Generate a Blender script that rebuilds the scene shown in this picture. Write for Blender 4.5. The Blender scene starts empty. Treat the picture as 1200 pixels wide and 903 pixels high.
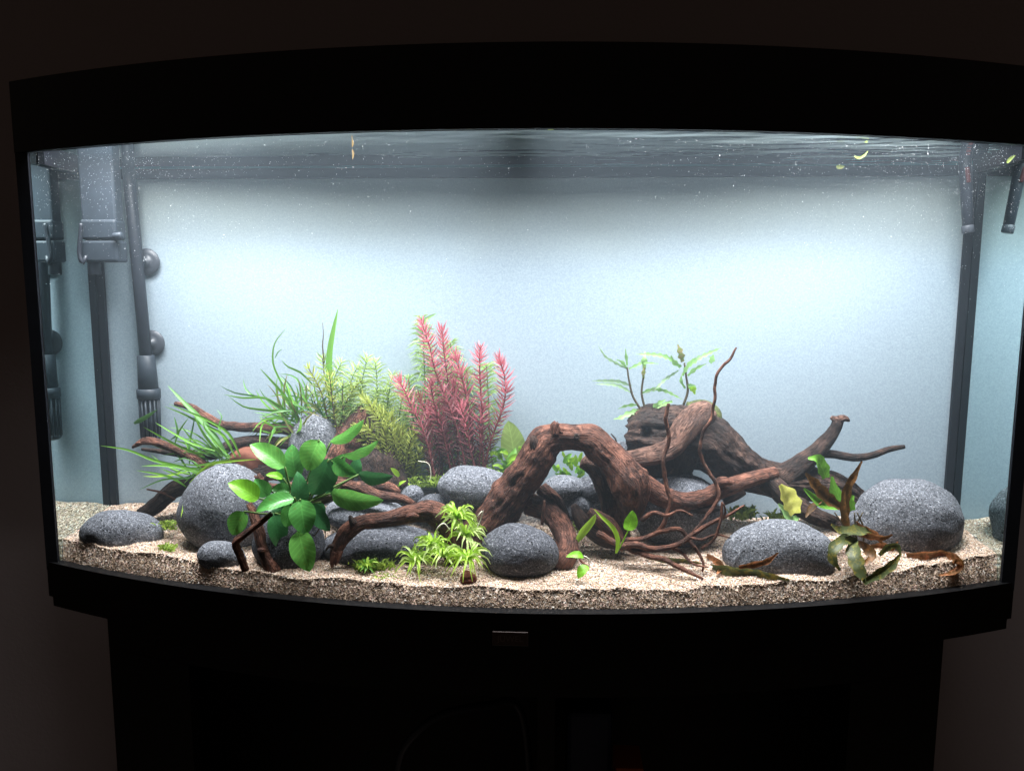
import bpy, math, random
import numpy as np
from mathutils import Vector, Matrix, noise
R0 = random.Random(7)
SC = bpy.context.scene
COL = SC.collection

# ------------------------------------------------------------------ camera
CAM = Vector((0.0398, -0.9175, 0.4111))
YAW, PITCH, ROLL, FPX = 0.0491, -0.1265, 0.0032, 892.7
_f = Vector((-math.sin(YAW)*math.cos(PITCH), math.cos(YAW)*math.cos(PITCH), math.sin(PITCH)))
_r0 = Vector((math.cos(YAW), math.sin(YAW), 0)); _u0 = _r0.cross(_f)
_r = _r0*math.cos(ROLL) + _u0*math.sin(ROLL); _u = _u0*math.cos(ROLL) - _r0*math.sin(ROLL)
cd = bpy.data.cameras.new('camera'); cam = bpy.data.objects.new('camera', cd); COL.objects.link(cam)
cd.sensor_fit = 'HORIZONTAL'; cd.sensor_width = 36; cd.lens = 36*FPX/1200; cd.clip_start = 0.02; cd.clip_end = 60
cam.matrix_world = Matrix(((_r.x, _u.x, -_f.x, CAM.x), (_r.y, _u.y, -_f.y, CAM.y), (_r.z, _u.z, -_f.z, CAM.z), (0, 0, 0, 1)))
SC.camera = cam

# ------------------------------------------------------------------ world (a dim evening room), lamps, exposure
w = bpy.data.worlds.new('World'); SC.world = w; w.use_nodes = True
w.node_tree.nodes['Background'].inputs[0].default_value = (1.0, 0.80, 0.68, 1)
w.node_tree.nodes['Background'].inputs[1].default_value = 0.034
SC.view_settings.view_transform = 'Standard'; SC.view_settings.look = 'None'
SC.view_settings.exposure = 0; SC.view_settings.gamma = 1; SC.view_settings.use_curve_mapping = False
SC.render.engine = 'CYCLES'
c = SC.cycles
c.use_denoising = True; c.denoiser = 'OPENIMAGEDENOISE'; c.caustics_reflective = True; c.caustics_refractive = False
c.max_bounces = 10; c.diffuse_bounces = 5; c.glossy_bounces = 5; c.transparent_max_bounces = 24; c.volume_bounces = 1
c.sample_clamp_indirect = 4
LED_Z = 0.618
# light bars follow the bowed front of the hood: x from, x to (mirrored on the left), depth y, watts, beam spread
LED_BARS = [(0.026, 0.265, -0.090, 2.2, 142), (0.285, 0.420, -0.049, 1.45, 138), (0.435, 0.555, -0.006, 0.8, 130), (0.026, 0.565, 0.018, 1.8, 80)]
LED_COL = (0.975, 0.965, 1.0)

# ------------------------------------------------------------------ helpers
def at(px, py, y):
    d = _f + _r*((px-600)/FPX) - _u*((py-451.5)/FPX)
    return CAM + d*((y-CAM.y)/d.y)
def mpp(y): return (y-CAM.y)/FPX
def tag(o, label=None, cat=None, group=None, kind=None):
    if label: o['label'] = label
    if cat: o['category'] = cat
    if group: o['group'] = group
    if kind: o['kind'] = kind
    return o
def empty(name, loc=(0, 0, 0)):
    o = bpy.data.objects.new(name, None); COL.objects.link(o); o.location = loc; o.empty_display_size = .02
    return o
def link(name, me, mat, parent=None, smooth=True):
    o = bpy.data.objects.new(name, me); COL.objects.link(o)
    if mat is not None:
        for m in (mat if isinstance(mat, (list, tuple)) else [mat]): me.materials.append(m)
    if smooth: me.shade_smooth()
    if parent is not None:
        o.parent = parent
        if parent.type == 'EMPTY': o.matrix_parent_inverse = Matrix.Translation(-parent.location)
    return o
def mesh(name, v, f, mat, parent=None, smooth=True, attr=None):
    me = bpy.data.meshes.new(name); me.from_pydata([tuple(x) for x in v], [], f); me.update()
    if attr:
        for k, vals in attr.items():
            a = me.attributes.new(k, 'FLOAT_VECTOR', 'POINT'); a.data.foreach_set('vector', np.array(vals, dtype=np.float32).ravel())
    return link(name, me, mat, parent, smooth)
def box(name, lo, hi, mat, parent=None, bev=0.0):
    x0, y0, z0 = lo; x1, y1, z1 = hi
    v = [(x0,y0,z0),(x1,y0,z0),(x1,y1,z0),(x0,y1,z0),(x0,y0,z1),(x1,y0,z1),(x1,y1,z1),(x0,y1,z1)]
    f = [(0,3,2,1),(4,5,6,7),(0,1,5,4),(1,2,6,5),(2,3,7,6),(3,0,4,7)]
    o = mesh(name, v, f, mat, parent, False)
    if bev:
        m = o.modifiers.new('bevel', 'BEVEL'); m.width = bev; m.segments = 2
    return o
def prism(name, prof, z0, z1, mat, parent=None, top=True, bottom=True):
    n = len(prof); v = [(x, y, z0) for x, y in prof]+[(x, y, z1) for x, y in prof]
    f = [(i, (i+1) % n, n+(i+1) % n, n+i) for i in range(n)]
    if bottom: f.append(tuple(range(n-1, -1, -1)))
    if top: f.append(tuple(range(n, 2*n)))
    return mesh(name, v, f, mat, parent, False)
def lathe(name, origin, axis, prof, mat, parent=None, n=24):
    a = Vector(axis).normalized(); s = a.orthogonal().normalized(); t = a.cross(s); o = Vector(origin)
    v = []; f = []
    for (h, r) in prof:
        for k in range(n):
            th = 2*math.pi*k/n; v.append(o+a*h+(s*math.cos(th)+t*math.sin(th))*r)
    for i in range(len(prof)-1):
        for k in range(n): f.append((i*n+k, i*n+(k+1) % n, (i+1)*n+(k+1) % n, (i+1)*n+k))
    f.append(tuple(range(n-1, -1, -1))); f.append(tuple(range((len(prof)-1)*n, len(prof)*n)))
    return mesh(name, v, f, mat, parent)
def catmull(P, step):
    """P: list of tuples, any dimension; returns points resampled about every STEP in the first two dims."""
    A = [np.array(p, float) for p in P]
    if len(A) == 2: A = [A[0], (A[0]+A[1])/2, A[1]]
    A = [2*A[0]-A[1]]+A+[2*A[-1]-A[-2]]
    out = []
    for i in range(1, len(A)-2):
        p0, p1, p2, p3 = A[i-1:i+3]; n = max(2, int(np.linalg.norm((p2-p1)[:2])/step))
        for k in range(n):
            t = k/n
            out.append(.5*((2*p1)+(p2-p0)*t+(2*p0-5*p1+4*p2-p3)*t*t+(3*p1-p0-3*p2+p3)*t**3))
    out.append(A[-2]); return out
def tube(name, P, mat, parent=None, seg=12, gnarl=.12, step=4, seed=0, flat=1.0, wob=.0, cap=True, jag=0.0, rough=0.0):
    """P: (px, py, depth, radius in px). A limb swept along a smooth line with bumps, ridges and closed ends."""
    if mat.name.endswith('driftwood') and seg >= 12: seg = int(seg*1.8); step = min(step, 2.4); rough = rough or .11
    pts = catmull(P, step); n = len(pts)
    C = [at(p[0], p[1], p[2]) for p in pts]; rad = [max(.0003, p[3]*mpp(p[2])) for p in pts]
    v = []; f = []; ga = []; s = 0
    N = Vector((0, 0, 1)); off = Vector((seed*3.7, seed*1.3, seed*2.1))
    for i in range(n):
        T = (C[min(i+1, n-1)]-C[max(i-1, 0)]).normalized()
        N = (N-T*N.dot(T))
        if N.length < 1e-4: N = T.orthogonal()
        N.normalize(); B = T.cross(N)
        if i: s += (C[i]-C[i-1]).length
        wv = Vector((0, 0, 0))
        if wob: wv = (noise.noise_vector(C[i]*55+off)+noise.noise_vector(C[i]*140+off)*.45)*wob*rad[i]
        for k in range(seg):
            a = 2*math.pi*k/seg; ca, sa = math.cos(a), math.sin(a)
            g = noise.noise(Vector((ca*1.6, sa*1.6, s*28))+off)*.6 + noise.noise(Vector((ca*3.5, sa*3.5, s*14))+off*2)*.55 + noise.noise(Vector((ca*1.2, sa*1.2, s*90))+off)*.35
            if rough:
                cr = abs(noise.noise(Vector((ca*4.5, sa*4.5, s*22))+off*3)); g2 = abs(noise.noise(Vector((ca*9, sa*9, s*30))+off))
                g += rough*(min(cr*3.2, .55)+min(g2*2.5, .4)-.6)/max(gnarl, .05)
            r = rad[i]*(1+gnarl*g)
            q = C[i]+wv+N*ca*r+B*sa*r*flat
            if jag and i in (0, n-1): q = q + T*(1 if i else -1)*jag*rad[i]*noise.noise(Vector((ca*3, sa*3, seed)))
            v.append(q); ga.append((ca*rad[i], sa*rad[i], s))
    for i in range(n-1):
        for k in range(seg): f.append((i*seg+k, i*seg+(k+1) % seg, (i+1)*seg+(k+1) % seg, (i+1)*seg+k))
    if cap:
        for i, rev in ((0, True), (n-1, False)):
            T = (C[1]-C[0]).normalized()*-1 if rev else (C[-1]-C[-2]).normalized()
            ci = len(v); v.append(C[i]+T*rad[i]*(.35 if not jag else -.3)); ga.append((0, 0, s if i else 0))
            for k in range(seg):
                q = (i*seg+k, i*seg+(k+1) % seg, ci); f.append(q[::-1] if rev else q)
    return mesh(name, v, f, mat, parent, attr={'grain': ga})
def ribbon_data(pts, widths, roll=0.0, fold=.15, lobes=0, lobe_amp=.5, twist=0.0):
    """pts: 3D Vectors; returns verts, faces, attr of a leaf blade with a folded midrib."""
    n = len(pts); v = []; f = []; at_ = []
    for i in range(n):
        T = (pts[min(i+1, n-1)]-pts[max(i-1, 0)]).normalized()
        V = (CAM-pts[i]).normalized(); S = T.cross(V)
        if S.length < 1e-3: S = T.orthogonal()
        S.normalize(); S = Matrix.Rotation(roll+twist*i/max(1, n-1), 3, T) @ S; N = S.cross(T)
        wd = widths[i]*.5
        if lobes: wd *= 1-lobe_amp*.5+lobe_amp*.5*math.cos(2*math.pi*lobes*i/(n-1))
        v += [pts[i]-S*wd+N*wd*fold, pts[i]-N*wd*fold, pts[i]+S*wd+N*wd*fold]
        t = i/(n-1); at_ += [(t, -1, 0), (t, 0, 0), (t, 1, 0)]
    for i in range(n-1):
        a = i*3; f += [(a, a+1, a+4, a+3), (a+1, a+2, a+5, a+4)]
    return v, f, at_
def strap(name, P, mat, parent, roll=None, fold=.2, step=7, lobes=0, lobe_amp=.5, twist=0.0, prof=None):
    """P: (px,py,depth) list with a maximum width px given as P[0][3]; a long narrow leaf tapering to a tip."""
    wpx = P[0][3]; pts = catmull([p[:3] for p in P], step); n = len(pts)
    if lobes and n < lobes*5:
        pts = catmull([p[:3] for p in P], step*n/(lobes*5)); n = len(pts)
    Q = [at(*p) for p in pts]
    prof = prof or (lambda t: (min(1, .45+t*2.2))*max(.04, (1-t**3))**.8)
    ws = [wpx*mpp(pts[i][2])*prof(i/(n-1)) for i in range(n)]
    v, f, a = ribbon_data(Q, ws, R0.uniform(-.6, .6) if roll is None else roll, fold, lobes, lobe_amp, twist)
    return mesh(name, v, f, mat, parent, attr={'leafuv': a})
def blade(name, base, tip, wpx, mat, parent, arch=.12, roll=0.0, fold=.10, ripple=.02, kind='ovate'):
    """A broad leaf. base, tip: (px,py,depth)."""
    A = at(*base); B = at(*tip); L = (B-A).length; T = (B-A).normalized()
    V = (CAM-A).normalized(); S = T.cross(V).normalized(); S = Matrix.Rotation(roll, 3, T) @ S; N = S.cross(T)*-1
    if N.z < 0 and abs(N.z) > .2: pass
    N = S.cross(T)
    if N.dot(V) < 0: N = -N
    wd = wpx*.5*mpp(base[2]); nu, nv = 13, 7; v = []; f = []; a = []; ph = R0.uniform(0, 6)
    for i in range(nu):
        t = i/(nu-1)
        if kind == 'ovate': o = math.sin(math.pi*min(1, t)**.80)**.62 if 0 < t < 1 else 0.02
        else: o = math.sin(math.pi*t)**.8 if 0 < t < 1 else .02
        for j in range(nv):
            s = -1+2*j/(nv-1)
            z = arch*L*(4*t*(1-t))*.6 - arch*L*t*t*.5 + fold*wd*o*abs(s)**1.3*2 - fold*wd + ripple*L*math.sin(t*15+ph+s)*abs(s)**2
            v.append(A+T*(L*t)+S*(s*wd*o)+N*z); a.append((t, s, L))
    for i in range(nu-1):
        for j in range(nv-1): f.append((i*nv+j, i*nv+j+1, (i+1)*nv+j+1, (i+1)*nv+j))
    return mesh(name, v, f, mat, parent, attr={'leafuv': a})
class Bunch:
    """many tiny blades gathered into one mesh"""
    def __init__(s): s.v = []; s.f = []; s.a = []; s.c = []
    def add(s, pts, widths, roll=0, fold=.2, shade=0.5):
        v, f, a = ribbon_data(pts, widths, roll, fold); o = len(s.v)
        s.v += v; s.f += [tuple(i+o for i in q) for q in f]; s.a += a; s.c += [(shade, 0, 0)]*len(v)
    def build(s, name, mat, parent): return mesh(name, s.v, s.f, mat, parent, attr={'leafuv': s.a, 'shade': s.c})

# ------------------------------------------------------------------ materials
class NT:
    def __init__(s, name):
        s.m = bpy.data.materials.new(name); s.m.use_nodes = True; s.t = s.m.node_tree; s.t.nodes.clear()
        s.out = s.t.nodes.new('ShaderNodeOutputMaterial')
    def n(s, typ, ins=None, **kw):
        d = s.t.nodes.new('ShaderNode'+typ)
        for k, x in kw.items(): setattr(d, k, x)
        for k, x in (ins or {}).items():
            i = d.inputs[k]
            if hasattr(x, 'is_output') or isinstance(x, bpy.types.NodeSocket): s.t.links.new(x, i)
            else: i.default_value = x
        return d
    def ramp(s, fac, stops, interp='LINEAR'):
        d = s.n('ValToRGB', {0: fac}); e = d.color_ramp; e.interpolation = interp
        while len(e.elements) < len(stops): e.elements.new(.5)
        for el, (p, col) in zip(e.elements, stops): el.position = p; el.color = (*col, 1) if len(col) == 3 else col
        return d.outputs[0]
    def bump(s, h, strength=.3, dist=.001, normal=None):
        i = {'Height': h, 'Strength': strength, 'Distance': dist}
        if normal is not None: i['Normal'] = normal
        return s.n('Bump', i).outputs[0]
    def mixc(s, fac, a, b, mode='MIX'):
        d = s.n('Mix', data_type='RGBA', blend_type=mode)
        for k, x in ((0, fac), (6, a), (7, b)):
            if isinstance(x, bpy.types.NodeSocket): s.t.links.new(x, d.inputs[k])
            else: d.inputs[k].default_value = (*x, 1) if isinstance(x, tuple) else x
        return d.outputs[2]
    def math(s, op, a, b=0.0):
        return s.n('Math', {0: a, 1: b}, operation=op).outputs[0]
    def surf(s, sh): s.t.links.new(sh, s.out.inputs[0]); return s.m
    def pbr(s, col, rough=.6, normal=None, spec=.5, metal=0, extra=None):
        i = {'Base Color': col if isinstance(col, bpy.types.NodeSocket) else (*col, 1), 'Roughness': rough, 'Specular IOR Level': spec, 'Metallic': metal}
        if normal is not None: i['Normal'] = normal
        i.update(extra or {})
        return s.n('BsdfPrincipled', i).outputs[0]
    def obj(s): return s.n('TexCoord').outputs['Object']
    def geo(s): return s.n('NewGeometry').outputs['Position']
    def attr(s, nm): return s.n('Attribute', attribute_name=nm).outputs['Vector']
    def noise(s, vec, scale, detail=3, rough=.5, out=0):
        return s.n('TexNoise', {'Vector': vec, 'Scale': scale, 'Detail': detail, 'Roughness': rough}).outputs[out]
    def vor(s, vec, scale, feature='F1', out=0):
        return s.n('TexVoronoi', {'Vector': vec, 'Scale': scale}, feature=feature).outputs[out]

def plain(name, col, rough=.5, spec=.4, nz=0.0, bump=0.0, scale=60):
    t = NT(name); col_s = (*col,)
    p = t.geo()
    nn = t.noise(p, scale, 4)
    cs = t.mixc(t.math('MULTIPLY', nn, 1.0), tuple(max(0, x*(1-nz)) for x in col), tuple(min(1, x*(1+nz)) for x in col))
    nb = t.bump(nn, bump, .001) if bump else None
    return t.surf(t.pbr(cs, rough, nb, spec))

M = {}
M['black'] = plain('black_plastic', (.0035, .0035, .004), .4, .25, .3, .05, 300)
M['black_matt'] = plain('black_laminate', (.003, .003, .003), .6, .2, .3)
M['seal'] = plain('silicone', (.006, .007, .010), .5, .25, .3)
M['grey_plastic'] = plain('grey_plastic', (.020, .027, .036), .5, .4, .25, .05, 90)
M['dark_plastic'] = plain('dark_grey_plastic', (.016, .019, .026), .45, .4, .3, .05, 90)
M['cup'] = plain('suction_cup_rubber', (.045, .05, .06), .4, .4, .2)
M['slot'] = plain('strainer_slot', (.012, .014, .018), .7, .2)
M['red'] = plain('red_plastic', (.07, .014, .014), .5, .4)
M['teal'] = plain('green_glass_edge', (.05, .16, .17), .2, .5)
M['badge'] = plain('badge_metal', (.05, .03, .026), .4, .5)
M['letter'] = plain('badge_letter', (.11, .085, .075), .4, .5)
M['orange'] = plain('orange_card', (.25, .06, .01), .7, .2)
M['bluebox'] = plain('dark_blue_plastic', (.02, .03, .06), .5, .3)
M['housing'] = plain('lamp_housing', (.02, .02, .02), .5, .3)
def m_wall():
    t = NT('painted_wall'); p = t.geo()
    b = t.noise(p, 160, 5, .6); big = t.noise(p, 2.0, 4)
    col = t.mixc(big, (.255, .205, .195), (.30, .245, .235))
    return t.surf(t.pbr(col, .85, t.bump(b, .25, .002), .2))
M['wall'] = m_wall()
def m_floor():
    t = NT('wood_floor'); p = t.geo()
    s = t.n('Mapping', {'Vector': p, 'Scale': (3, 40, 1)}).outputs[0]
    return t.surf(t.pbr(t.ramp(t.noise(s, 2, 5), [(.3, (.09, .065, .05)), (.7, (.14, .10, .08))]), .45, None, .4))
M['floor'] = m_floor()
def m_clear(name, c):
    t = NT(name); return t.surf(t.n('BsdfTransparent', {'Color': (*c, 1)}).outputs[0])
M['glass'] = m_clear('clear_glass', (.985, .995, .99))
def m_mirror(name, ior, tint, bump_node=None, rough=.0):
    t = NT(name); nb = bump_node(t) if bump_node else None
    fi = {'IOR': ior}
    if nb is not None: fi['Normal'] = nb
    fr = t.n('Fresnel', fi).outputs[0]
    gi = {'Color': (*tint, 1), 'Roughness': rough}
    if nb is not None: gi['Normal'] = nb
    g = t.n('BsdfGlossy', gi).outputs[0]
    tr = t.n('BsdfTransparent', {'Color': (.97, .99, .99, 1)}).outputs[0]
    return t.surf(t.n('MixShader', {0: fr, 1: tr, 2: g}).outputs[0])
M['side_inner'] = m_mirror('side_glass_inner_face', 1/1.333, (.72, .86, .86))
def rip(t):
    p = t.n('Mapping', {'Vector': t.geo(), 'Scale': (1.0, 2.6, 1)}).outputs[0]
    # ripples come from the outlet on the right and die away to the left
    x = t.n('SeparateXYZ', {0: t.geo()}).outputs[0]
    k = t.n('MapRange', {0: x, 1: -.35, 2: .45, 3: .015, 4: .55}).outputs[0]
    h = t.noise(p, 7, 2.5, .55)
    return t.n('Bump', {'Height': h, 'Strength': k, 'Distance': .012}).outputs[0]
M['water_top'] = m_mirror('water_surface', 1.055, (.92, .95, .95), rip)
def m_water():
    t = NT('water_body')
    v = t.n('VolumePrincipled', {'Color': (.72, .87, 1.0, 1), 'Density': WATER_DENSITY, 'Anisotropy': .2}).outputs[0]
    t.t.links.new(v, t.out.inputs['Volume']); return t.m
WATER_DENSITY = .20
M['water'] = m_water()
def m_film():
    t = NT('background_film'); p = t.geo()
    g = t.noise(p, 420, 3, .7); big = t.noise(p, 5, 3)
    col = t.mixc(t.ramp(g, [(.3, (0, 0, 0)), (.7, (1, 1, 1))]), (.240, .298, .343), (.335, .398, .446))
    col = t.mixc(t.math('MULTIPLY', big, .25), col, (.25, .325, .365))
    # the tone turns greyer green towards the water line
    z = t.n('SeparateXYZ', {0: p}).outputs[2]
    k = t.n('MapRange', {0: t.math('ADD', z, t.math('MULTIPLY', t.noise(p, 14, 4), .05)), 1: .46, 2: .56, 3: 0, 4: .55}).outputs[0]
    col = t.mixc(k, col, (.29, .32, .26))
    return t.surf(t.pbr(col, .8, None, .1))
M['film'] = m_film()
def m_gravel():
    t = NT('gravel_bed'); p = t.geo()
    cell = t.n('TexVoronoi', {'Vector': p, 'Scale': 440.0, 'Randomness': 1.0})
    rnd = t.n('SeparateColor', {0: cell.outputs['Color']}).outputs[0]
    col = t.ramp(rnd, [(0, (.10, .085, .075)), (.08, (.22, .15, .10)), (.25, (.42, .30, .20)), (.45, (.55, .42, .31)), (.65, (.62, .49, .40)), (.8, (.58, .39, .32)), (.93, (.74, .68, .60)), (1, (.30, .29, .29))], 'CONSTANT')
    dirt = t.ramp(t.noise(p, 24, 5, .65), [(.45, (0, 0, 0)), (.70, (.6, .6, .6))]); col = t.mixc(dirt, col, (.27, .185, .125))
    mound_tone = t.n('SeparateXYZ', {0: t.attr('mound_tone')}).outputs[0]
    dark = t.ramp(rnd, [(0, (.012, .011, .011)), (.6, (.035, .03, .028)), (1, (.08, .07, .06))])  # darker grain colours on the raised mound at the back
    col = t.mixc(mound_tone, col, dark)
    d = t.math('SUBTRACT', 1.0, t.math('MULTIPLY', cell.outputs['Distance'], 1.0))
    return t.surf(t.pbr(col, .75, t.bump(d, .6, .0012), .3))
M['gravel'] = m_gravel()
def m_grain():
    t = NT('gravel_grain'); r = t.n('SeparateXYZ', {0: t.attr('shade')}).outputs[0]
    col = t.ramp(r, [(0, (.09, .08, .075)), (.07, (.22, .15, .10)), (.2, (.44, .31, .21)), (.42, (.58, .44, .33)), (.62, (.66, .54, .44)), (.78, (.60, .40, .33)), (.9, (.80, .75, .68)), (.97, (.20, .18, .18))], 'CONSTANT')
    dirt = t.ramp(t.noise(t.geo(), 24, 5, .65), [(.45, (0, 0, 0)), (.70, (.5, .5, .5))]); col = t.mixc(dirt, col, (.27, .185, .125))
    col = t.mixc(.14, col, (.20, .13, .09))
    return t.surf(t.pbr(col, .6, None, .35))
M['grain'] = m_grain()
def m_stone(name, lo, mid, hi, pits=.5, sc=1.0):
    t = NT(name); p = t.obj()
    a = t.noise(p, 420*sc, 4, .75); b = t.noise(p, 780*sc, 2, .6); big = t.noise(p, 22, 4)
    v = t.vor(p, 300*sc)
    col = t.ramp(a, [(.30, lo), (.45, mid), (.57, tuple(x*1.25 for x in mid)), (.72, hi)])
    pit = t.ramp(v, [(.10, (0, 0, 0)), (.26, (1, 1, 1))])
    sel = t.ramp(t.noise(p, 130*sc, 2), [(.40, (0, 0, 0)), (.52, (1, 1, 1))])
    pf = t.math('MULTIPLY', t.math('SUBTRACT', 1.0, pit), t.math('MULTIPLY', sel, pits*1.4))
    col = t.mixc(pf, col, tuple(x*.35 for x in lo))
    fl = t.ramp(b, [(.56, (0, 0, 0)), (.63, (1, 1, 1))])
    col = t.mixc(t.math('MULTIPLY', fl, .62), col, tuple(min(.62, x*4.2) for x in mid))
    col = t.mixc(t.math('MULTIPLY', big, .35), col, tuple(x*.6 for x in mid))
    h = t.math('SUBTRACT', t.math('ADD', a, t.math('MULTIPLY', big, 1.5)), t.math('MULTIPLY', pf, 1.2))
    return t.surf(t.pbr(col, .85, t.bump(h, .8, .0016), .25))
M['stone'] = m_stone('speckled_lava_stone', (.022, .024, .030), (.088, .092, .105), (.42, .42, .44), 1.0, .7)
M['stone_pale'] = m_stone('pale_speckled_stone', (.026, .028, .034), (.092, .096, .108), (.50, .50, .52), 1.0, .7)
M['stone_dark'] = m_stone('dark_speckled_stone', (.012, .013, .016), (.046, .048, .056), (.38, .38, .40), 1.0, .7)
def m_wood(name, dark, mid, light, red=.0):
    t = NT(name); g = t.attr('grain')
    st = t.n('Mapping', {'Vector': g, 'Scale': (1, 1, .12)}).outputs[0]
    fine = t.noise(st, 700, 5, .65); mid_n = t.noise(g, 55, 4, .6); bl = t.noise(t.geo(), 38, 4, .6)
    f = t.math('ADD', t.math('MULTIPLY', fine, .55), t.math('MULTIPLY', mid_n, .45))
    col = t.ramp(f, [(.36, dark), (.5, mid), (.66, light)])
    col = t.mixc(t.ramp(bl, [(.42, (0, 0, 0)), (.62, (.8, .8, .8))]), col, dark)
    kn = t.noise(t.geo(), 260, 3)
    crk = t.n('TexNoise', {'Vector': t.n('Mapping', {'Vector': g, 'Scale': (1, 1, .16)}).outputs[0], 'Scale': 260.0, 'Detail': 4.0})
    ck = t.ramp(t.math('ABSOLUTE', t.math('SUBTRACT', crk.outputs[0], .5)), [(.0, (1, 1, 1)), (.035, (0, 0, 0))])
    col = t.mixc(t.math('MULTIPLY', ck, .5), col, tuple(x*.5 for x in dark))
    worn = t.ramp(t.noise(t.geo(), 75, 4, .65), [(.60, (0, 0, 0)), (.72, (.7, .7, .7))]); col = t.mixc(worn, col, tuple(min(1, x*1.25) for x in light))
    h = t.math('SUBTRACT', t.math('ADD', t.math('MULTIPLY', fine, 1.2), t.math('ADD', t.math('MULTIPLY', bl, 1.2), t.math('MULTIPLY', kn, .6))), t.math('MULTIPLY', ck, 1.0))
    return t.surf(t.pbr(col, .72, t.bump(h, .9, .0022), .3))
M['wood'] = m_wood('red_brown_driftwood', (.024, .0095, .0065), (.135, .050, .030), (.29, .125, .080))
M['wood_dark'] = m_wood('dark_driftwood', (.010, .006, .005), (.046, .023, .016), (.13, .072, .050))
M['wood_pale'] = m_wood('worn_pale_driftwood', (.035, .017, .012), (.135, .064, .043), (.28, .155, .115))
M['twig'] = m_wood('twig_bark', (.028, .011, .007), (.14, .05, .028), (.30, .13, .078))
def m_leaf(name, base, tipc=None, vein=0.0, trans=.35, rough=.4, shade=False, spot=None, spots=0.0, bump=.15):
    t = NT(name); a = t.attr('leafuv'); sp = t.n('SeparateXYZ', {0: a})
    n1 = t.noise(t.geo(), 120, 3)
    col = t.mixc(n1, tuple(x*.75 for x in base), tuple(min(1, x*1.2) for x in base))
    if tipc: col = t.mixc(sp.outputs[0], col, tipc)
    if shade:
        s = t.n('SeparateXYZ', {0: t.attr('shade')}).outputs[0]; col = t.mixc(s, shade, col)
    nb = None
    if vein:
        ab = t.math('ABSOLUTE', sp.outputs[1])
        w1 = t.math('SINE', t.math('MULTIPLY', t.math('SUBTRACT', t.math('MULTIPLY', sp.outputs[0], 1.0), t.math('MULTIPLY', ab, .22)), 52.0))
        vn = t.math('POWER', t.math('ADD', t.math('MULTIPLY', w1, .5), .5), 6.0)
        mid = t.n('MapRange', {0: ab, 1: .0, 2: .09, 3: 1.0, 4: 0.0}).outputs[0]
        vv = t.math('MINIMUM', t.math('ADD', t.math('MULTIPLY', vn, .55), mid), 1.0)
        col = t.mixc(t.math('MULTIPLY', vv, vein), col, tuple(min(1, x*1.9+.02) for x in base))
        nb = t.bump(t.math('SUBTRACT', t.math('MULTIPLY', n1, .6), t.math('MULTIPLY', vv, .6)), .3, .0005)
    elif bump: nb = t.bump(t.noise(t.geo(), 300, 3), bump, .001)
    if spot:
        sf = t.ramp(t.noise(t.geo(), 150, 4, .7), [(.5-.25*spots, (0, 0, 0)), (.62-.2*spots, (1, 1, 1))]); col = t.mixc(sf, col, spot)
    b = t.pbr(col, rough, nb, .4)
    tl = t.n('BsdfTranslucent', {'Color': col}).outputs[0]
    return t.surf(t.n('MixShader', {0: trans, 1: b, 2: tl}).outputs[0])
M['anubias'] = m_leaf('broad_leaf_green', (.075, .265, .055), None, .36, .28, .30, spot=(.12, .20, .04), spots=-.35)
M['anubias_light'] = m_leaf('broad_leaf_light', (.13, .37, .07), None, .34, .3, .30, spot=(.20, .30, .05), spots=-.35)
M['anubias_dark'] = m_leaf('broad_leaf_dark', (.038, .155, .048), None, .2, .2, .3)
M['anubias_lime'] = m_leaf('broad_leaf_lime', (.20, .50, .03), None, .3, .35)
M['strap'] = m_leaf('narrow_leaf_green', (.14, .34, .04), (.20, .44, .07), 0, .35)
M['strap_dark'] = m_leaf('narrow_leaf_dark', (.07, .19, .04), (.11, .27, .06), 0, .3)
M['strap_lime'] = m_leaf('narrow_leaf_lime', (.27, .50, .03), (.36, .58, .06), 0, .4)
M['strap_olive'] = m_leaf('olive_narrow_leaf', (.20, .26, .06), (.28, .24, .10), 0, .35)
M['rosette'] = m_leaf('bright_rosette_leaf', (.36, .60, .05), (.50, .72, .11), 0, .4)
M['rosette_tip'] = m_leaf('pale_rosette_leaf', (.40, .58, .12), (.62, .74, .30), 0, .4)
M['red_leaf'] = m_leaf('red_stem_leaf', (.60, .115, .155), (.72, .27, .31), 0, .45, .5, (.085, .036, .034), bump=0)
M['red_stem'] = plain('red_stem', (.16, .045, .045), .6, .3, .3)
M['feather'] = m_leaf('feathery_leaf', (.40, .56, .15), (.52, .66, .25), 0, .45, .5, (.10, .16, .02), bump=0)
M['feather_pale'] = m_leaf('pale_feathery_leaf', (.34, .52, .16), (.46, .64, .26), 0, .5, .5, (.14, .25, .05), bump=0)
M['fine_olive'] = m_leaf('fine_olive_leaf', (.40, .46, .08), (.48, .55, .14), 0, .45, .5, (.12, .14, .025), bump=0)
M['green_stem'] = plain('green_stem', (.10, .17, .04), .6, .3, .3)
M['dark_stem'] = plain('dark_stem', (.07, .055, .03), .6, .3, .3)
M['olive_broad'] = m_leaf('olive_broad_leaf', (.20, .28, .07), None, .35, .35)
M['hygro'] = m_leaf('notched_leaf_green', (.26, .48, .16), (.34, .56, .22), 0, .45)
M['hygro_pale'] = m_leaf('notched_leaf_pale', (.34, .50, .28), (.42, .58, .34), 0, .5)
M['hygro_tan'] = m_leaf('notched_bud_tan', (.42, .34, .16), None, 0, .35, spot=(.22, .30, .08), spots=.3)
M['moss'] = m_leaf('moss', (.30, .44, .05), (.40, .54, .09), 0, .4, .6, (.12, .19, .02), bump=0)
M['yellow'] = m_leaf('yellow_dying_leaf', (.95, .86, .20), None, .2, .6, spot=(.70, .72, .10), spots=-.2)
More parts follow.
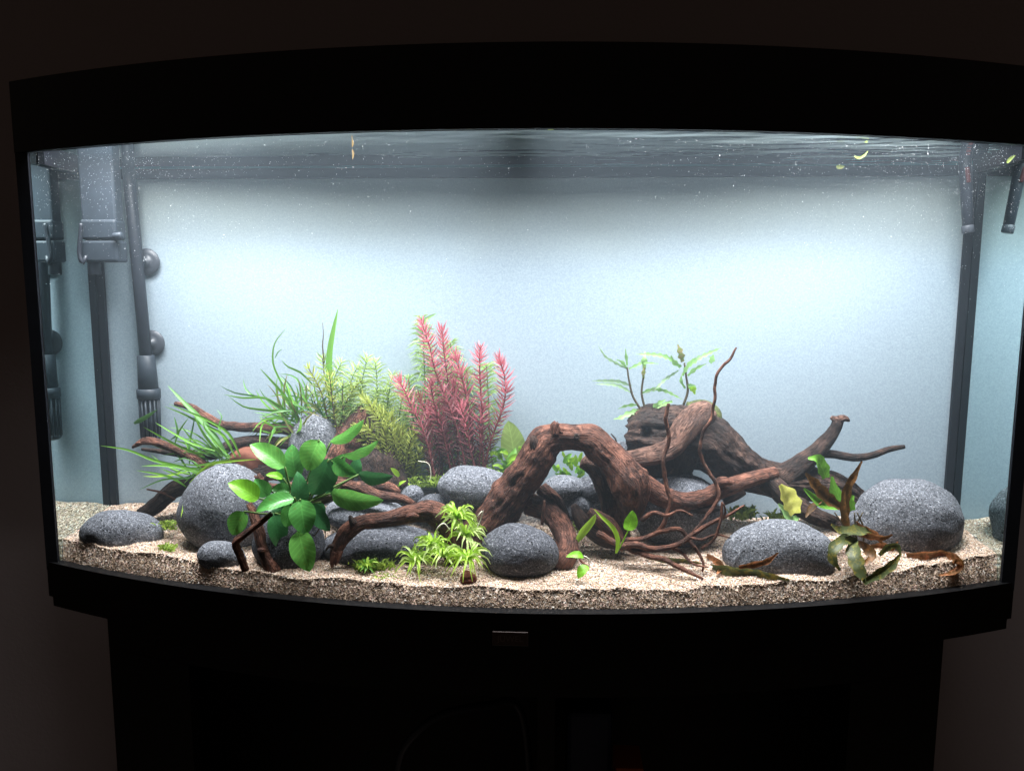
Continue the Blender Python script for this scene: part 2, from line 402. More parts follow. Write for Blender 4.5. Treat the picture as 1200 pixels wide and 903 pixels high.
M['brown'] = m_leaf('brown_dead_leaf', (.20, .085, .02), (.26, .11, .03), .3, .3, .55, spot=(.10, .05, .012), spots=.5)
M['rust'] = m_leaf('rust_dead_leaf', (.34, .12, .045), (.45, .19, .09), .3, .3, .55, spot=(.16, .07, .02), spots=.4)
M['olive_dead'] = m_leaf('olive_dead_leaf', (.13, .14, .03), (.20, .14, .02), .45, .25, .5, spot=(.06, .075, .025), spots=.5)
M['green_dead'] = m_leaf('green_crinkled_leaf', (.15, .36, .04), None, .4, .35, .45)
M['white_root'] = plain('pale_root', (.62, .58, .46), .6, .3)
M['pod'] = plain('brown_lava_lump', (.09, .03, .018), .9, .2, .6, .9, 260)
M['clay'] = plain('red_brown_wood_lump', (.16, .058, .036), .8, .2, .4, .5, 120)
M['bubble'] = plain('white_speck', (.80, .82, .84), .4, .3)
M['scrap'] = m_leaf('floating_scrap', (.26, .33, .09), None, 0, .4)
M['scrap_tan'] = m_leaf('floating_scrap_tan', (.20, .13, .05), None, 0, .4)

# ------------------------------------------------------------------ the room
W2, SAG, ZF, ZHB, ZT = .605, .1235, .0604, .5702, .6535
YB = .1211; XI = .5885; ZW = .5712
def bow(x, k=1.0): return -SAG*k*(1-(x/W2)**2)
tag(mesh('wall', [(-4, .36, -.75), (4, .36, -.75), (4, .36, 2.2), (-4, .36, 2.2)], [(0, 1, 2, 3)], M['wall'], None, False), kind='structure')
tag(mesh('floor', [(-4, -4, -.75), (4, -4, -.75), (4, .36, -.75), (-4, .36, -.75)], [(0, 1, 2, 3)], M['floor'], None, False), kind='structure')

# ------------------------------------------------------------------ the tank
tank = empty('aquarium', (0, 0, 0))
tag(tank, 'large bow-front aquarium with black hood and black base frame, lit from inside', 'aquarium')
def bowprof(hx, off, yback, n=48):
    """outline: curved front (offset outward by OFF), straight back"""
    xs = [-hx+2*hx*i/n for i in range(n+1)]
    return [(x, bow(x*W2/hx)-off) for x in xs]+[(hx, yback), (-hx, yback)]
def shell(name, hx, off, yb, th, z0, z1, mat, parent, top=False):
    o = bowprof(hx, off, yb); i = bowprof(hx-th, off-th, yb-th); n = len(o)
    v = [(x, y, z) for z in (z0, z1) for x, y in o]+[(x, y, z) for z in (z0, z1 if not top else z1-th) for x, y in i]
    f = []
    for k in range(n):
        q = (k+1) % n
        f += [(k, q, n+q, n+k), (2*n+q, 2*n+k, 3*n+k, 3*n+q), (q, k, 2*n+k, 2*n+q)]
        if not top: f.append((n+k, n+q, 3*n+q, 3*n+k))
    if top: f += [tuple(range(n, 2*n)), tuple(range(4*n-1, 3*n-1, -1))]
    ob = mesh(name, v, f, mat, parent, False)
    b = ob.modifiers.new('bevel', 'BEVEL'); b.width = .0012; b.segments = 2; b.limit_method = 'ANGLE'
    return ob
shell('hood', .606, .004, YB+.03, .006, ZHB, ZT, M['black'], tank, True)
def bframe(name, hx, off, z0, z1):
    prism(name, bowprof(hx, off, YB+.03), z0, z1, M['black'], tank)
bframe('base_frame', W2, .003, .0145, ZF); bframe('base_lip', W2-.003, .000, 0, .0135)
# panes: front is bent glass 8 mm thick
def front_pane():
    n = 60; v = []; f = []
    for off in (0, -.008):
        for z in (ZF-.02, ZHB+.02):
            for i in range(n+1):
                x = -(W2-.004)+2*(W2-.004)*i/n; v.append((x, bow(x)-off+.001, z))
    m = n+1
    for i in range(n):
        f += [(i, i+1, m+i+1, m+i), (2*m+i+1, 2*m+i, 3*m+i, 3*m+i+1), (m+i, m+i+1, 3*m+i+1, 3*m+i), (i+1, i, 2*m+i, 2*m+i+1)]
    f += [(0, m, 3*m, 2*m), (n, 2*m+n, 3*m+n, m+n)]
    return mesh('front_pane', v, f, M['glass'], tank)
front_pane()
def side_pane(s):
    xi, xo = s*XI, s*(XI+.008)
    v = [(xi, -.0008, .05), (xi, YB, .05), (xi, YB, ZHB+.02), (xi, -.0008, ZHB+.02), (xo, -.0008, .05), (xo, YB, .05), (xo, YB, ZHB+.02), (xo, -.0008, ZHB+.02)]
    f = [(0, 1, 2, 3), (4, 7, 6, 5), (0, 4, 5, 1), (3, 2, 6, 7), (0, 3, 7, 4), (1, 5, 6, 2)]
    if s > 0: f = [q[::-1] for q in f]
    o = mesh('side_pane', v, f, [M['side_inner'], M['glass']], tank, False)
    for i, p in enumerate(o.data.polygons): p.material_index = 0 if i == 0 else 1
    # the mirrored face must look into the tank
    if (o.data.polygons[0].normal.x > 0) != (s < 0): o.data.flip_normals()
side_pane(-1); side_pane(1)
box('back_pane', (-XI-.008, YB+.002, .05), (XI+.008, YB+.010, ZHB+.02), M['film'], tank)
for s in (-1, 1):
    a, b = s*(XI-.0105), s*(XI-.0008)
    box('corner_seal', (min(a, b), YB-.004, .06), (max(a, b), YB+.001, ZHB+.015), M['seal'], tank)
    a, b = s*(XI+.0005), s*(W2-.0006)
    box('front_corner_seal', (min(a, b), -.0046, ZF-.01), (max(a, b), -.0012, ZHB+.01), M['seal'], tank)
box('rear_top_frame', (-XI+.001, YB-.0045, .5567), (XI-.001, YB+.001, .60), M['seal'], tank)
for s in (-1, 1):
    a, b = s*(XI-.009), s*(XI-.0012)
    box('side_top_frame', (min(a, b), .012, .5600), (max(a, b), YB-.0050, .60), M['seal'], tank)
box('glass_edge', (-XI+.003, YB-.0057, ZW-.0013), (XI-.003, YB-.0047, ZW-.0002), M['teal'], tank)
# cross brace in the middle, above the water
box('centre_brace', (-.019, -.110, .584), (.022, YB-.006, .592), M['housing'], tank)
bd = box('badge', (-.0195, bow(0)-.0052, .024), (.0195, bow(0)-.0030, .040), M['badge'], tank, .0006)
tc = bpy.data.curves.new('lettering', 'FONT'); tc.body = 'JUWEL'; tc.size = .0095; tc.extrude = .0003; tc.align_x = 'CENTER'; tc.align_y = 'CENTER'
to = bpy.data.objects.new('lettering', tc); me = bpy.data.meshes.new_from_object(to); bpy.data.objects.remove(to)
for v in me.vertices: v.co = Vector((v.co.x*1.0, bow(0)-.0053-v.co.z*.5, .032+v.co.y))
link('lettering', me, M['letter'], bd, False)
# LED bars in the hood: the only lamps
for (xa, xb, yy, watt, spr) in LED_BARS:
    for (x0, x1) in ((-xb, -xa-.004), (xa, xb)):
        bar = box('light_bar', (x0-.004, yy-.013, LED_Z+.001), (x1+.004, yy+.013, LED_Z+.013), M['housing'], tank, .002)
        L = bpy.data.lights.new('led_strip', 'AREA'); L.shape = 'RECTANGLE'; L.size = x1-x0; L.size_y = .016
        L.energy = watt; L.color = LED_COL; L.spread = math.radians(spr)
        lo = bpy.data.objects.new('led_strip', L); COL.objects.link(lo); lo.location = ((x0+x1)/2, yy, LED_Z-.0005); lo.parent = bar

# ------------------------------------------------------------------ the stand
cab = empty('aquarium_stand', (0, 0, -.74)); tag(cab, 'black open-fronted cabinet standing under the aquarium', 'cabinet')
CW, CF = .512, -.028
def cfront(x): return bow(x)+.004
xs = [-CW+2*CW*i/24 for i in range(25)]
prism('top_panel', [(x, cfront(x)) for x in xs]+[(CW, .14), (-CW, .14)], -.040, -.0008, M['black_matt'], cab)
prism('bottom_panel', [(x, cfront(x)) for x in xs]+[(CW, .14), (-CW, .14)], -.74, -.70, M['black_matt'], cab)
for s in (-1, 1):
    a, b = s*CW, s*(CW-.12)
    xx = [a+(b-a)*i/6 for i in range(7)]; pr = [(x, cfront(x)) for x in xx]+[(b, cfront(b)+.02), (s*(CW-.02), .02), (s*(CW-.02), .14), (a, .14)]
    if s > 0: pr = pr[::-1]
    prism('side_panel', pr, -.6995, -.0405, M['black_matt'], cab)
box('centre_panel', (.03, -.09, -.6995), (.05, .139, -.0405), M['black_matt'], cab)
box('back_panel', (-CW+.021, .128, -.6993), (CW-.021, .136, -.0407), M['black_matt'], cab)
hose = tag(tube('filter_hose', [(465, 960, -.02, 5), (468, 890, -.02, 5), (490, 856, -.02, 5), (520, 836, .0, 5), (570, 826, .03, 5), (610, 832, .05, 5), (625, 960, .05, 5)], M['dark_plastic'], None, 10, 0, 8),
    'dark filter hose bent in a loop inside the dark open stand', 'hose')
ob = at(735, 893, .0); tag(box('orange_box', (ob.x-.017, -.03, ob.z-.09), (ob.x+.017, .02, ob.z+.012), M['orange'], None, .001), 'dim orange box standing inside the dark stand, right of its centre panel', 'box')
ob = at(690, 850, .04); tag(box('dark_blue_case', (ob.x-.03, .02, ob.z-.12), (ob.x+.03, .08, ob.z+.03), M['bluebox'], None, .006), 'dark blue case standing inside the stand right beside its centre panel', 'case')

# ------------------------------------------------------------------ gravel
def sm(t): t = max(0, min(1, t)); return t*t*(3-2*t)
def mound(x, y):
    m = .036*math.exp(-((x+.075)/.17)**4)*sm((y-.005)/.075)
    m += .022*math.exp(-((x-.14)/.11)**2)*sm((y-.02)/.08)
    m += .012*math.exp(-((x+.45)/.16)**2)*sm((y-.01)/.1)
    m += .010*math.exp(-((x-.5)/.14)**2)*sm((y+.02)/.1)
    return m
def ground(x, y):
    z = .0805+.06*(y+.11)+mound(x, y)
    z += .0035*noise.noise(Vector((x*9, y*9, 1)))+.0028*noise.noise(Vector((x*26, y*26, 4)))+.0012*noise.noise(Vector((x*70, y*70, 9)))
    yf = bow(x)+.009; k = max(0, 1-(y-yf)/.03)
    z += k*(.0055*noise.noise(Vector((x*13, 3, 7)))+.003*noise.noise(Vector((x*34, 8, 2)))+.004*math.exp(-((x-.5)/.06)**2))
    return z
def mound_mask(x, y):
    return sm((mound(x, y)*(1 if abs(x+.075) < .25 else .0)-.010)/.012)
NX, NY = 300, 70; gv = []; gf = []; gs = []
for j in range(NY+1):
    for i in range(NX+1):
        x = -XI+.0005+(2*XI-.001)*i/NX; yf = bow(x)+.0155; y = yf+(YB-.0005-yf)*j/NY
        gv.append((x, y, ground(x, y))); gs.append((mound_mask(x, y), 0, 0))
for j in range(NY):
    for i in range(NX): a = j*(NX+1)+i; gf.append((a, a+1, a+NX+2, a+NX+1))
b0 = len(gv)
for i in range(NX+1): x, y, z = gv[i]; gv.append((x, y-.0062, .052)); gs.append((0, 0, 0))
for i in range(NX): gf.append((b0+i, b0+i+1, i+1, i))
tag(mesh('gravel', gv, gf, M['gravel'], None, attr={'mound_tone': gs}), kind='structure')
# loose grains lying on it and pressed against the front glass
rs = np.random.RandomState(3); NG = 64000
octv = np.array([(1,0,0),(-1,0,0),(0,1,0),(0,-1,0),(0,0,1),(0,0,-1)], float)
octf = np.array([(0,2,4),(2,1,4),(1,3,4),(3,0,4),(2,0,5),(1,2,5),(3,1,5),(0,3,5)])
pos = []
while len(pos) < NG:
    x = rs.uniform(-XI+.002, XI-.002); yf = bow(x)+.0095
    if rs.rand() < .22:
        zt = ground(x, yf+.006); zz = rs.uniform(.056, zt+.0005); pos.append((x, yf+.0062*(zz-.052)/(zt-.052)-.0002, zz))
    else:
        yf += .006; y = yf+(YB-.003-yf)*rs.rand()**1.5
        if mound_mask(x, y) > .35 and rs.rand() < .93: continue
        pos.append((x, y, ground(x, y)+.0002))
pos = np.array(pos); rad = rs.uniform(.0007, .0015, NG)*(1+.5*(rs.rand(NG) < .12))
sq = rs.uniform(.6, 1.1, (NG, 1, 3)); q = rs.randn(NG, 3, 3); q, _ = np.linalg.qr(q)
vv = (octv[None]*rad[:, None, None]*sq) @ q + pos[:, None, :]
jit = rs.uniform(.8, 1.15, (NG, 6, 1)); vv = pos[:, None, :]+(vv-pos[:, None, :])*jit
me = bpy.data.meshes.new('gravel_grains'); nv = NG*6; nf = NG*8
me.vertices.add(nv); me.vertices.foreach_set('co', vv.astype(np.float32).ravel())
idx = (octf[None]+6*np.arange(NG)[:, None, None]).astype(np.int32).ravel()
me.loops.add(nf*3); me.loops.foreach_set('vertex_index', idx)
me.polygons.add(nf); me.polygons.foreach_set('loop_start', np.arange(0, nf*3, 3, dtype=np.int32))
me.update(calc_edges=True)
a = me.attributes.new('shade', 'FLOAT_VECTOR', 'POINT'); sh = np.zeros((nv, 3), np.float32); sh[:, 0] = np.repeat(rs.rand(NG), 6); a.data.foreach_set('vector', sh.ravel())
tag(link('gravel_grains', me, M['grain'], None, False), 'loose beige, pink and grey gravel grains covering the tank floor', 'gravel', kind='stuff')

# ------------------------------------------------------------------ stones
def stone(px, py, rx, ry, y, label, mat='stone', rot=0.0, depth=.8, seed=1, sq=.12, lump=.06, name='stone', cat='stone', sub=5, group=None, sink=.68):
    import bmesh
    if y is None: y = settle(px, py, ry, sink)
    bm = bmesh.new(); bmesh.ops.create_icosphere(bm, subdivisions=sub, radius=1)
    k = mpp(y); R = Matrix.Rotation(-rot, 3, 'Y'); off = Vector((seed*5.1, seed*2.3, seed*7.7))
    for v in bm.verts:
        d = v.co.normalized()
        r = 1+lump*noise.noise(d*1.1+off)*1.6+lump*.5*noise.noise(d*2.6+off)+.012*noise.noise(d*9+off)
        e = (abs(d.x)**2.5+abs(d.y)**2.5+abs(d.z)**2.5)**(-1/2.5); r *= (1-sq)+sq*e
        p = Vector((d.x*rx*k, d.y*rx*k*depth, d.z*ry*k))*r; v.co = R @ p
    me = bpy.data.meshes.new(name); bm.to_mesh(me); bm.free()
    o = link(name, me, M[mat]); o.location = at(px, py, y); return tag(o, label, cat, group)
def settle(px, py, ry, sink=.68):
    best = None
    for i in range(420):
        y = -.115+i*.0005; p = at(px, py, y)
        if y < bow(p.x)+.014: continue
        e = abs(p.z-ry*mpp(y)*sink-ground(p.x, y))
        if best is None or e < best[0]: best = (e, y)
    return best[1]
def on_ground(px, py, lift=.0015):
    best = None
    for i in range(460):
        y = -.118+i*.0005; p = at(px, py, y)
        if y < bow(p.x)+.010: continue
        e = abs(p.z-lift-ground(p.x, y))
        if best is None or e < best[0]: best = (e, y)
    return best[1]
ST = 'smooth speckled stones set on the gravel'
stone(143, 625, 50, 29, .016, 'low speckled grey stone lying alone at the far left of the gravel', 'stone', -.06, .55, 41, .6, group=ST, sink=.46)
stone(265, 598, 56, 57, None, 'biggest round speckled grey stone, left of the broad-leaved plant', 'stone', .25, .8, 2, .12, group=ST)
stone(260, 653, 30, 20, -.050, 'small flat grey stone at the foot of the big round stone', 'stone', -.08, .6, 3, .3, group=ST, sink=.58)
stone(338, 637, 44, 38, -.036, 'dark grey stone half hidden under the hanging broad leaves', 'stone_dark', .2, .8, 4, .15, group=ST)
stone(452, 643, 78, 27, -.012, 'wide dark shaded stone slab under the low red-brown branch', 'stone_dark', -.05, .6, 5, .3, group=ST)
stone(430, 603, 52, 20, .020, 'speckled stone between the two branches right of the broad-leaved plant', 'stone', -.08, .7, 6, .2, group=ST)
stone(483, 580, 14, 12, .042, 'very small round stone at the tip of the thin branch', 'stone', .3, .9, 7, group=ST)
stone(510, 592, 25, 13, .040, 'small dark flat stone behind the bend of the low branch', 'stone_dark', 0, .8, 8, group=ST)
stone(372, 530, 33, 50, .072, 'grey stone rising behind the broad leaves, thin leaves growing over its top', 'stone_pale', .1, .8, 9, .3, group=ST)
stone(557, 571, 45, 26, .035, 'oval grey stone behind the rosettes, under the red plant', 'stone', -.06, .8, 10, .12, group=ST)
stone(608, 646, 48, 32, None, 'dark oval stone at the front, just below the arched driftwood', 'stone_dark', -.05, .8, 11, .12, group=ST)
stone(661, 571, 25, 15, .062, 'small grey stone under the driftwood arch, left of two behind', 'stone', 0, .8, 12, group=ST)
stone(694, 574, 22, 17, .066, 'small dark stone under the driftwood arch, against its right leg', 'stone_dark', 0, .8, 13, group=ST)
stone(678, 592, 19, 19, None, 'small round stone in the middle of the driftwood arch opening', 'stone', 0, .9, 14, .08, group=ST)
stone(795, 598, 54, 45, None, 'large grey stone behind the crossing twigs right of the arch', 'stone', .15, .75, 15, .12, group=ST)
stone(728, 552, 30, 36, .085, 'pale grey stone wedged behind the right shoulder of the arch', 'stone_pale', 0, .8, 16, group=ST)
stone(913, 651, 67, 43, -.024, 'wide flat pale stone at the front right beside the wilted leaves', 'stone_pale', .06, .5, 17, .25, group=ST)
stone(1060, 611, 66, 50, .055, 'large smooth grey stone at the far right of the gravel', 'stone_pale', -.10, .7, 18, .15, .09, group=ST)
stone(549, 677, 10, 8, None, 'small brown porous lump lying on the gravel before the rosettes', 'pod', .2, .9, 19, .1, .16, 'lava_lump', 'lump', 4)

# ------------------------------------------------------------------ driftwood
def wood(name, loc, label): 
    o = empty(name, loc); return tag(o, label, 'driftwood')
A = wood('driftwood', at(250, 600, .07), 'branching driftwood behind the big round stone, thin arms reaching left')
tube('branch', [(400, 505, .075, 8), (350, 504, .07, 7), (310, 502, .065, 6), (262, 498, .06, 5.5), (242, 489, .06, 5.5), (224, 477, .06, 4.5), (205, 473, .06, 2.5)], M['wood'], A, 10, .2, seed=1, wob=.15, jag=.8)
tube('branch', [(345, 520, .07, 8), (300, 516, .065, 6.5), (276, 519, .06, 7), (255, 530, .055, 7), (232, 534, .055, 6), (200, 530, .055, 4), (166, 526, .055, 2)], M['wood_dark'], A, 10, .25, seed=2, wob=.15)
tube('branch', [(270, 560, .055, 8), (243, 548, .045, 6.5), (222, 534, .04, 5), (195, 522, .04, 5), (172, 516, .04, 4.5), (155, 524, .04, 1.5)], M['wood'], A, 10, .25, seed=3, jag=.6)
tube('branch', [(240, 536, .05, 3), (215, 527, .042, 4), (185, 519, .038, 3.5), (160, 519, .038, 2)], M['wood'], A, 8, .25, seed=33)
tube('root', [(165, 604, .06, 8), (185, 590, .06, 9.5), (205, 573, .06, 10), (232, 566, .06, 11), (280, 556, .06, 14), (330, 545, .06, 14)], M['wood_dark'], A, 14, .2, seed=4)
tube('branch', [(205, 585, .05, 2), (190, 577, .05, 1.6), (172, 573, .05, 1)], M['twig'], A, 6, .2, seed=41)
tube('burl', [(262, 548, .066, 5), (285, 539, .066, 17), (310, 542, .066, 19), (345, 552, .066, 12)], M['clay'], A, 30, .25, seed=5, step=2.5, rough=.14)
tube('stump', [(378, 575, .05, 20), (394, 548, .058, 22), (408, 520, .066, 19), (420, 496, .072, 14), (428, 478, .075, 7)], M['wood'], A, 20, .4, seed=6, jag=.7)
tube('stump', [(452, 572, .06, 30), (446, 540, .066, 26), (438, 508, .074, 14), (432, 478, .08, 7)], M['wood_dark'], A, 16, .3, seed=7)
B = wood('driftwood', at(318, 668, -.07), 'short forked stick leaning in the gravel under the broad leaves')
tube('branch', [(322, 671, -.070, 9.5), (311, 648, -.066, 8), (304, 622, -.06, 6.5), (297, 600, -.05, 5), (292, 590, -.045, 3.5)], M['wood'], B, 12, .25, seed=8, jag=.4)
tube('branch', [(288, 668, -.082, 5), (281, 650, -.084, 5), (276, 636, -.085, 5), (288, 625, -.085, 4.5), (304, 613, -.085, 4), (318, 602, -.085, 3.2)], M['wood'], B, 10, .18, seed=9)
tube('knot', [(303, 645, -.071, 3), (307, 644, -.0735, 3.4), (311, 646, -.071, 2.4)], M['wood'], B, 10, .6, seed=10, step=1.5, jag=.8)
B2 = wood('driftwood', at(400, 590, -.01), 'slender driftwood branch running behind the broad leaves, jagged at its left end')
tube('branch', [(302, 556, -.02, 4), (310, 568, -.02, 5.5), (325, 572, -.018, 5.5), (350, 569, -.01, 6), (390, 566, -.005, 6), (420, 571, -.008, 6.5), (445, 581, -.01, 6.5), (470, 584, -.01, 5), (486, 590, -.008, 2.5)], M['wood'], B2, 12, .2, seed=11, jag=1.2)
tube('splinter', [(311, 567, -.022, 4), (312, 560, -.024, 2.6), (314, 553, -.024, .8)], M['wood_dark'], B2, 7, .3, seed=111, step=2)
tube('branch', [(405, 568, .01, 4), (430, 568, .015, 5), (455, 570, .015, 6), (468, 577, .015, 4)], M['wood'], B2, 9, .3, seed=12)
C = wood('driftwood', at(390, 662, -.06), 'low red-brown driftwood branch arching over the dark stone slab, front left')
tube('branch', [(391, 655, -.066, 5), (396, 640, -.065, 8), (408, 622, -.06, 10), (425, 612, -.058, 9), (455, 608, -.055, 9.5), (485, 601, -.05, 11), (505, 600, -.045, 14), (522, 612, -.04, 16), (532, 632, -.04, 17), (536, 656, -.04, 15)], M['wood'], C, 18, .14, seed=13)
tube('root', [(394, 646, -.068, 6), (390, 656, -.07, 4.5), (389, 664, -.072, 1.8)], M['wood'], C, 8, .45, seed=14, step=2)
tube('root', [(398, 645, -.068, 5), (396, 655, -.07, 3.4), (393, 662, -.072, 1.2)], M['wood'], C, 8, .45, seed=15, step=2)
tube('root', [(400, 640, -.066, 6), (386, 640, -.07, 2.5), (382, 645, -.07, .8)], M['wood_dark'], C, 8, .4, seed=16, step=2)
tube('stub', [(415, 613, -.066, 5), (412, 608, -.067, 4), (410, 604, -.068, 2)], M['wood_dark'], C, 8, .4, seed=17, step=2)
tube('knot', [(478, 606, -.066, 4), (485, 604, -.070, 3.4), (490, 605, -.066, 2)], M['wood'], C, 10, .6, seed=18, step=1.5, jag=.8)
D = wood('driftwood', at(590, 640, .0), 'thick dark brown driftwood bent into an arch at the centre')
tube('arch', [(546, 642, .012, 21), (574, 610, .010, 25), (599, 579, .006, 23), (621, 548, .002, 21), (636, 524, .0, 20), (651, 513, .0, 16), (671, 512, .0, 15), (691, 514, .0, 17), (707, 529, .0, 18), (725, 549, -.004, 20), (738, 568, -.008, 23), (741, 592, -.01, 16), (737, 616, -.012, 6)], M['wood'], D, 34, .2, seed=19, jag=.5, step=2.5, wob=.08)
tube('knot', [(630, 528, -.012, 7), (626, 518, -.014, 5), (625, 511, -.014, 2.5)], M['wood_dark'], D, 14, .7, seed=20, step=1.2, jag=1.2)
tube('knot', [(652, 506, -.012, 8), (651, 499, -.014, 5.5), (653, 495, -.014, 3)], M['wood'], D, 14, .7, seed=21, step=1.2, jag=1.2)
tube('knot', [(676, 511, -.0155, 3.8), (676, 512, -.0180, 3.0), (676, 512, -.0185, 1.2)], M['wood_dark'], D, 10, .3, seed=22, step=1)  # dark lump added to stand in for a shaded hole in the arch
tube('stub', [(742, 560, -.012, 12), (752, 556, -.012, 8), (756, 558, -.012, 5)], M['wood'], D, 12, .4, seed=23, step=2, jag=1.2)
tube('root', [(683, 540, .03, 8), (698, 549, .03, 11), (710, 566, .028, 13), (718, 590, .024, 14), (724, 618, .02, 14), (728, 640, .018, 12)], M['wood_pale'], D, 16, .16, seed=24)
tube('root', [(620, 590, .02, 12), (642, 600, .005, 12), (658, 618, -.01, 13), (666, 638, -.03, 13), (662, 655, -.045, 12), (652, 668, -.05, 9)], M['wood'], D, 14, .25, seed=25)
tube('root', [(634, 572, .03, 8), (648, 585, .02, 10), (658, 600, .01, 8), (668, 618, .0, 4)], M['wood'], D, 10, .3, seed=26)
tube('root', [(672, 591, -.012, 3), (678, 604, -.012, 7), (690, 618, -.012, 10), (712, 630, -.012, 11), (735, 638, -.016, 7)], M['wood_dark'], D, 12, .4, seed=27)
tube('root', [(690, 598, -.02, 4), (700, 606, -.022, 8), (716, 618, -.022, 9), (728, 634, -.022, 6)], M['wood'], D, 12, .35, seed=28, jag=.6)
tube('twig', [(638, 586, -.02, 1.5), (637, 600, -.022, 2.4), (635, 614, -.022, 2)], M['twig'], D, 7, .2, seed=281, step=3)
E = wood('driftwood', at(800, 580, .08), 'massive dark driftwood trunk lying at the back right, hollow at its left end')
def trunk():
    P = [(737, 510, .075, 24), (757, 511, .07, 35), (790, 514, .07, 39), (820, 515, .07, 35), (848, 533, .07, 28), (880, 553, .07, 22), (915, 563, .07, 19), (950, 566, .07, 20), (985, 576, .07, 17), (1015, 592, .07, 10), (1030, 604, .07, 5)]
    o = tube('trunk', P, M['wood_dark'], E, 64, .24, 2, seed=29, jag=.3)
    for (hx, hy, hr, dp) in ((758, 507, 7, .010), (806, 546, 24, .02), (872, 555, 9, .005), (745, 528, 12, .008)):   # rotted holes
        h = at(hx, hy, .03)
        for v in o.data.vertices:
            d = (v.co-CAM).normalized(); q = CAM+d*((h.y-CAM.y)/d.y); r = (q-h).length/(hr*mpp(.03))
            if r < 1 and v.co.y < .07: v.co += d*dp*(1-r*r)**.5
    return o
trunk()
tube('leg', [(780, 520, .07, 34), (782, 545, .075, 30), (784, 575, .08, 26), (786, 600, .085, 20)], M['wood_dark'], E, 16, .2, seed=30)
tube('arm', [(828, 484, .055, 14), (815, 489, .042, 16), (803, 503, .03, 15), (790, 522, .022, 13), (772, 532, .018, 12), (748, 537, .016, 11), (726, 541, .014, 11), (716, 543, .014, 8)], M['wood_pale'], E, 16, .16, seed=31)
tube('knob', [(805, 478, .075, 8), (822, 479, .075, 11), (834, 486, .072, 11), (836, 498, .07, 8)], M['olive_dead'], E, 12, .25, seed=32, step=2)
tube('branch', [(918, 560, .066, 17), (935, 547, .062, 13), (955, 531, .06, 10), (970, 515, .06, 8), (979, 502, .06, 6.5), (982, 493, .06, 6)], M['wood_dark'], E, 14, .16, seed=34)
tube('branch_tip', [(974, 489, .06, 2.5), (982, 492, .06, 6), (989, 490, .058, 4.5), (995, 493, .058, 1.6)], M['wood_pale'], E, 9, .35, seed=35, step=2, jag=.5)
tube('branch', [(955, 532, .062, 5), (975, 532, .06, 5), (1000, 536, .058, 4.5), (1022, 533, .056, 4), (1042, 526, .055, 3.6), (1060, 523, .055, 2.4)], M['wood_dark'], E, 9, .2, seed=36)
tube('branch', [(898, 562, .045, 12), (912, 574, .04, 12), (930, 590, .03, 11), (952, 602, .02, 10), (975, 612, .01, 9), (992, 622, .0, 6)], M['wood_dark'], E, 12, .25, seed=37)
tube('stub', [(848, 588, .06, 4), (862, 582, .055, 4.4), (872, 576, .05, 4)], M['wood_dark'], E, 8, .2, seed=38)
F = wood('driftwood', at(760, 655, -.02), 'thin reddish spider-wood branch with long twigs right of the arch')
tube('limb', [(738, 560, -.002, 12), (755, 568, .0, 12.5), (778, 582, .0, 12.5), (804, 588, .002, 11), (828, 582, .006, 10.5), (850, 571, .012, 10), (880, 561, .025, 9), (908, 554, .045, 7)], M['wood'], F, 16, .14, seed=39)
tube('stub', [(806, 592, .0, 6), (825, 597, .0, 5), (846, 595, .0, 3)], M['wood_dark'], F, 9, .3, seed=40, jag=.6)
tube('knot', [(842, 566, .002, 6), (850, 564, -.004, 5), (856, 566, .0, 3)], M['wood'], F, 10, .6, seed=401, step=1.5, jag=.8)
tube('twig', [(812, 622, -.03, 1.7), (830, 602, -.026, 2), (841, 586, -.02, 2.3), (840, 569, -.016, 2.3), (829, 551, -.012, 2.2), (822, 536, -.01, 2.1), (821, 518, -.01, 2), (826, 503, -.01, 2), (834, 487, -.01, 1.9), (838, 468, -.01, 1.9), (837, 451, -.01, 1.8), (845, 431, -.01, 1.7), (857, 419, -.01, 1.6), (863, 407, -.01, 1)], M['twig'], F, 8, .2, seed=42, wob=.9, step=3)
tube('twig', [(770, 626, -.03, 3.1), (781, 606, -.03, 2.8), (785, 585, -.028, 2.7), (779, 560, -.025, 2.7), (778, 538, -.022, 2.5), (784, 516, -.02, 2.3), (782, 499, -.02, 2.2), (781, 486, -.02, 2.3), (783, 473, -.02, 2)], M['twig'], F, 8, .25, seed=43, wob=.9, step=3)
tube('twig', [(726, 641, -.05, 4.3), (745, 638, -.05, 4.3), (768, 643, -.05, 3.7), (792, 638, -.05, 3.3), (815, 624, -.05, 2.8), (833, 612, -.05, 2.5), (852, 604, -.05, 2), (872, 592, -.05, 1.2)], M['twig'], F, 9, .25, seed=44, wob=.4, step=3)
tube('twig', [(846, 588, -.05, 1.2), (845, 604, -.052, 1.9), (842, 616, -.054, 2), (836, 632, -.056, 1.7), (822, 642, -.058, 1.2)], M['twig'], F, 7, .25, seed=45, wob=.4, step=3)
tube('twig', [(732, 632, -.04, 3.1), (755, 630, -.04, 3.1), (778, 622, -.04, 3.1), (796, 620, -.04, 2.8), (806, 631, -.042, 2.5), (818, 647, -.05, 2), (824, 660, -.06, 1.6), (823, 670, -.065, 1.1)], M['twig'], F, 8, .25, seed=46, wob=.4, step=3)
tube('twig', [(700, 625, -.035, 3.9), (722, 636, -.04, 3.9), (752, 648, -.05, 3.9), (778, 655, -.06, 3.1), (800, 666, -.07, 2.7), (824, 678, -.08, 1.6)], M['twig'], F, 8, .25, seed=47, wob=.4, step=3)
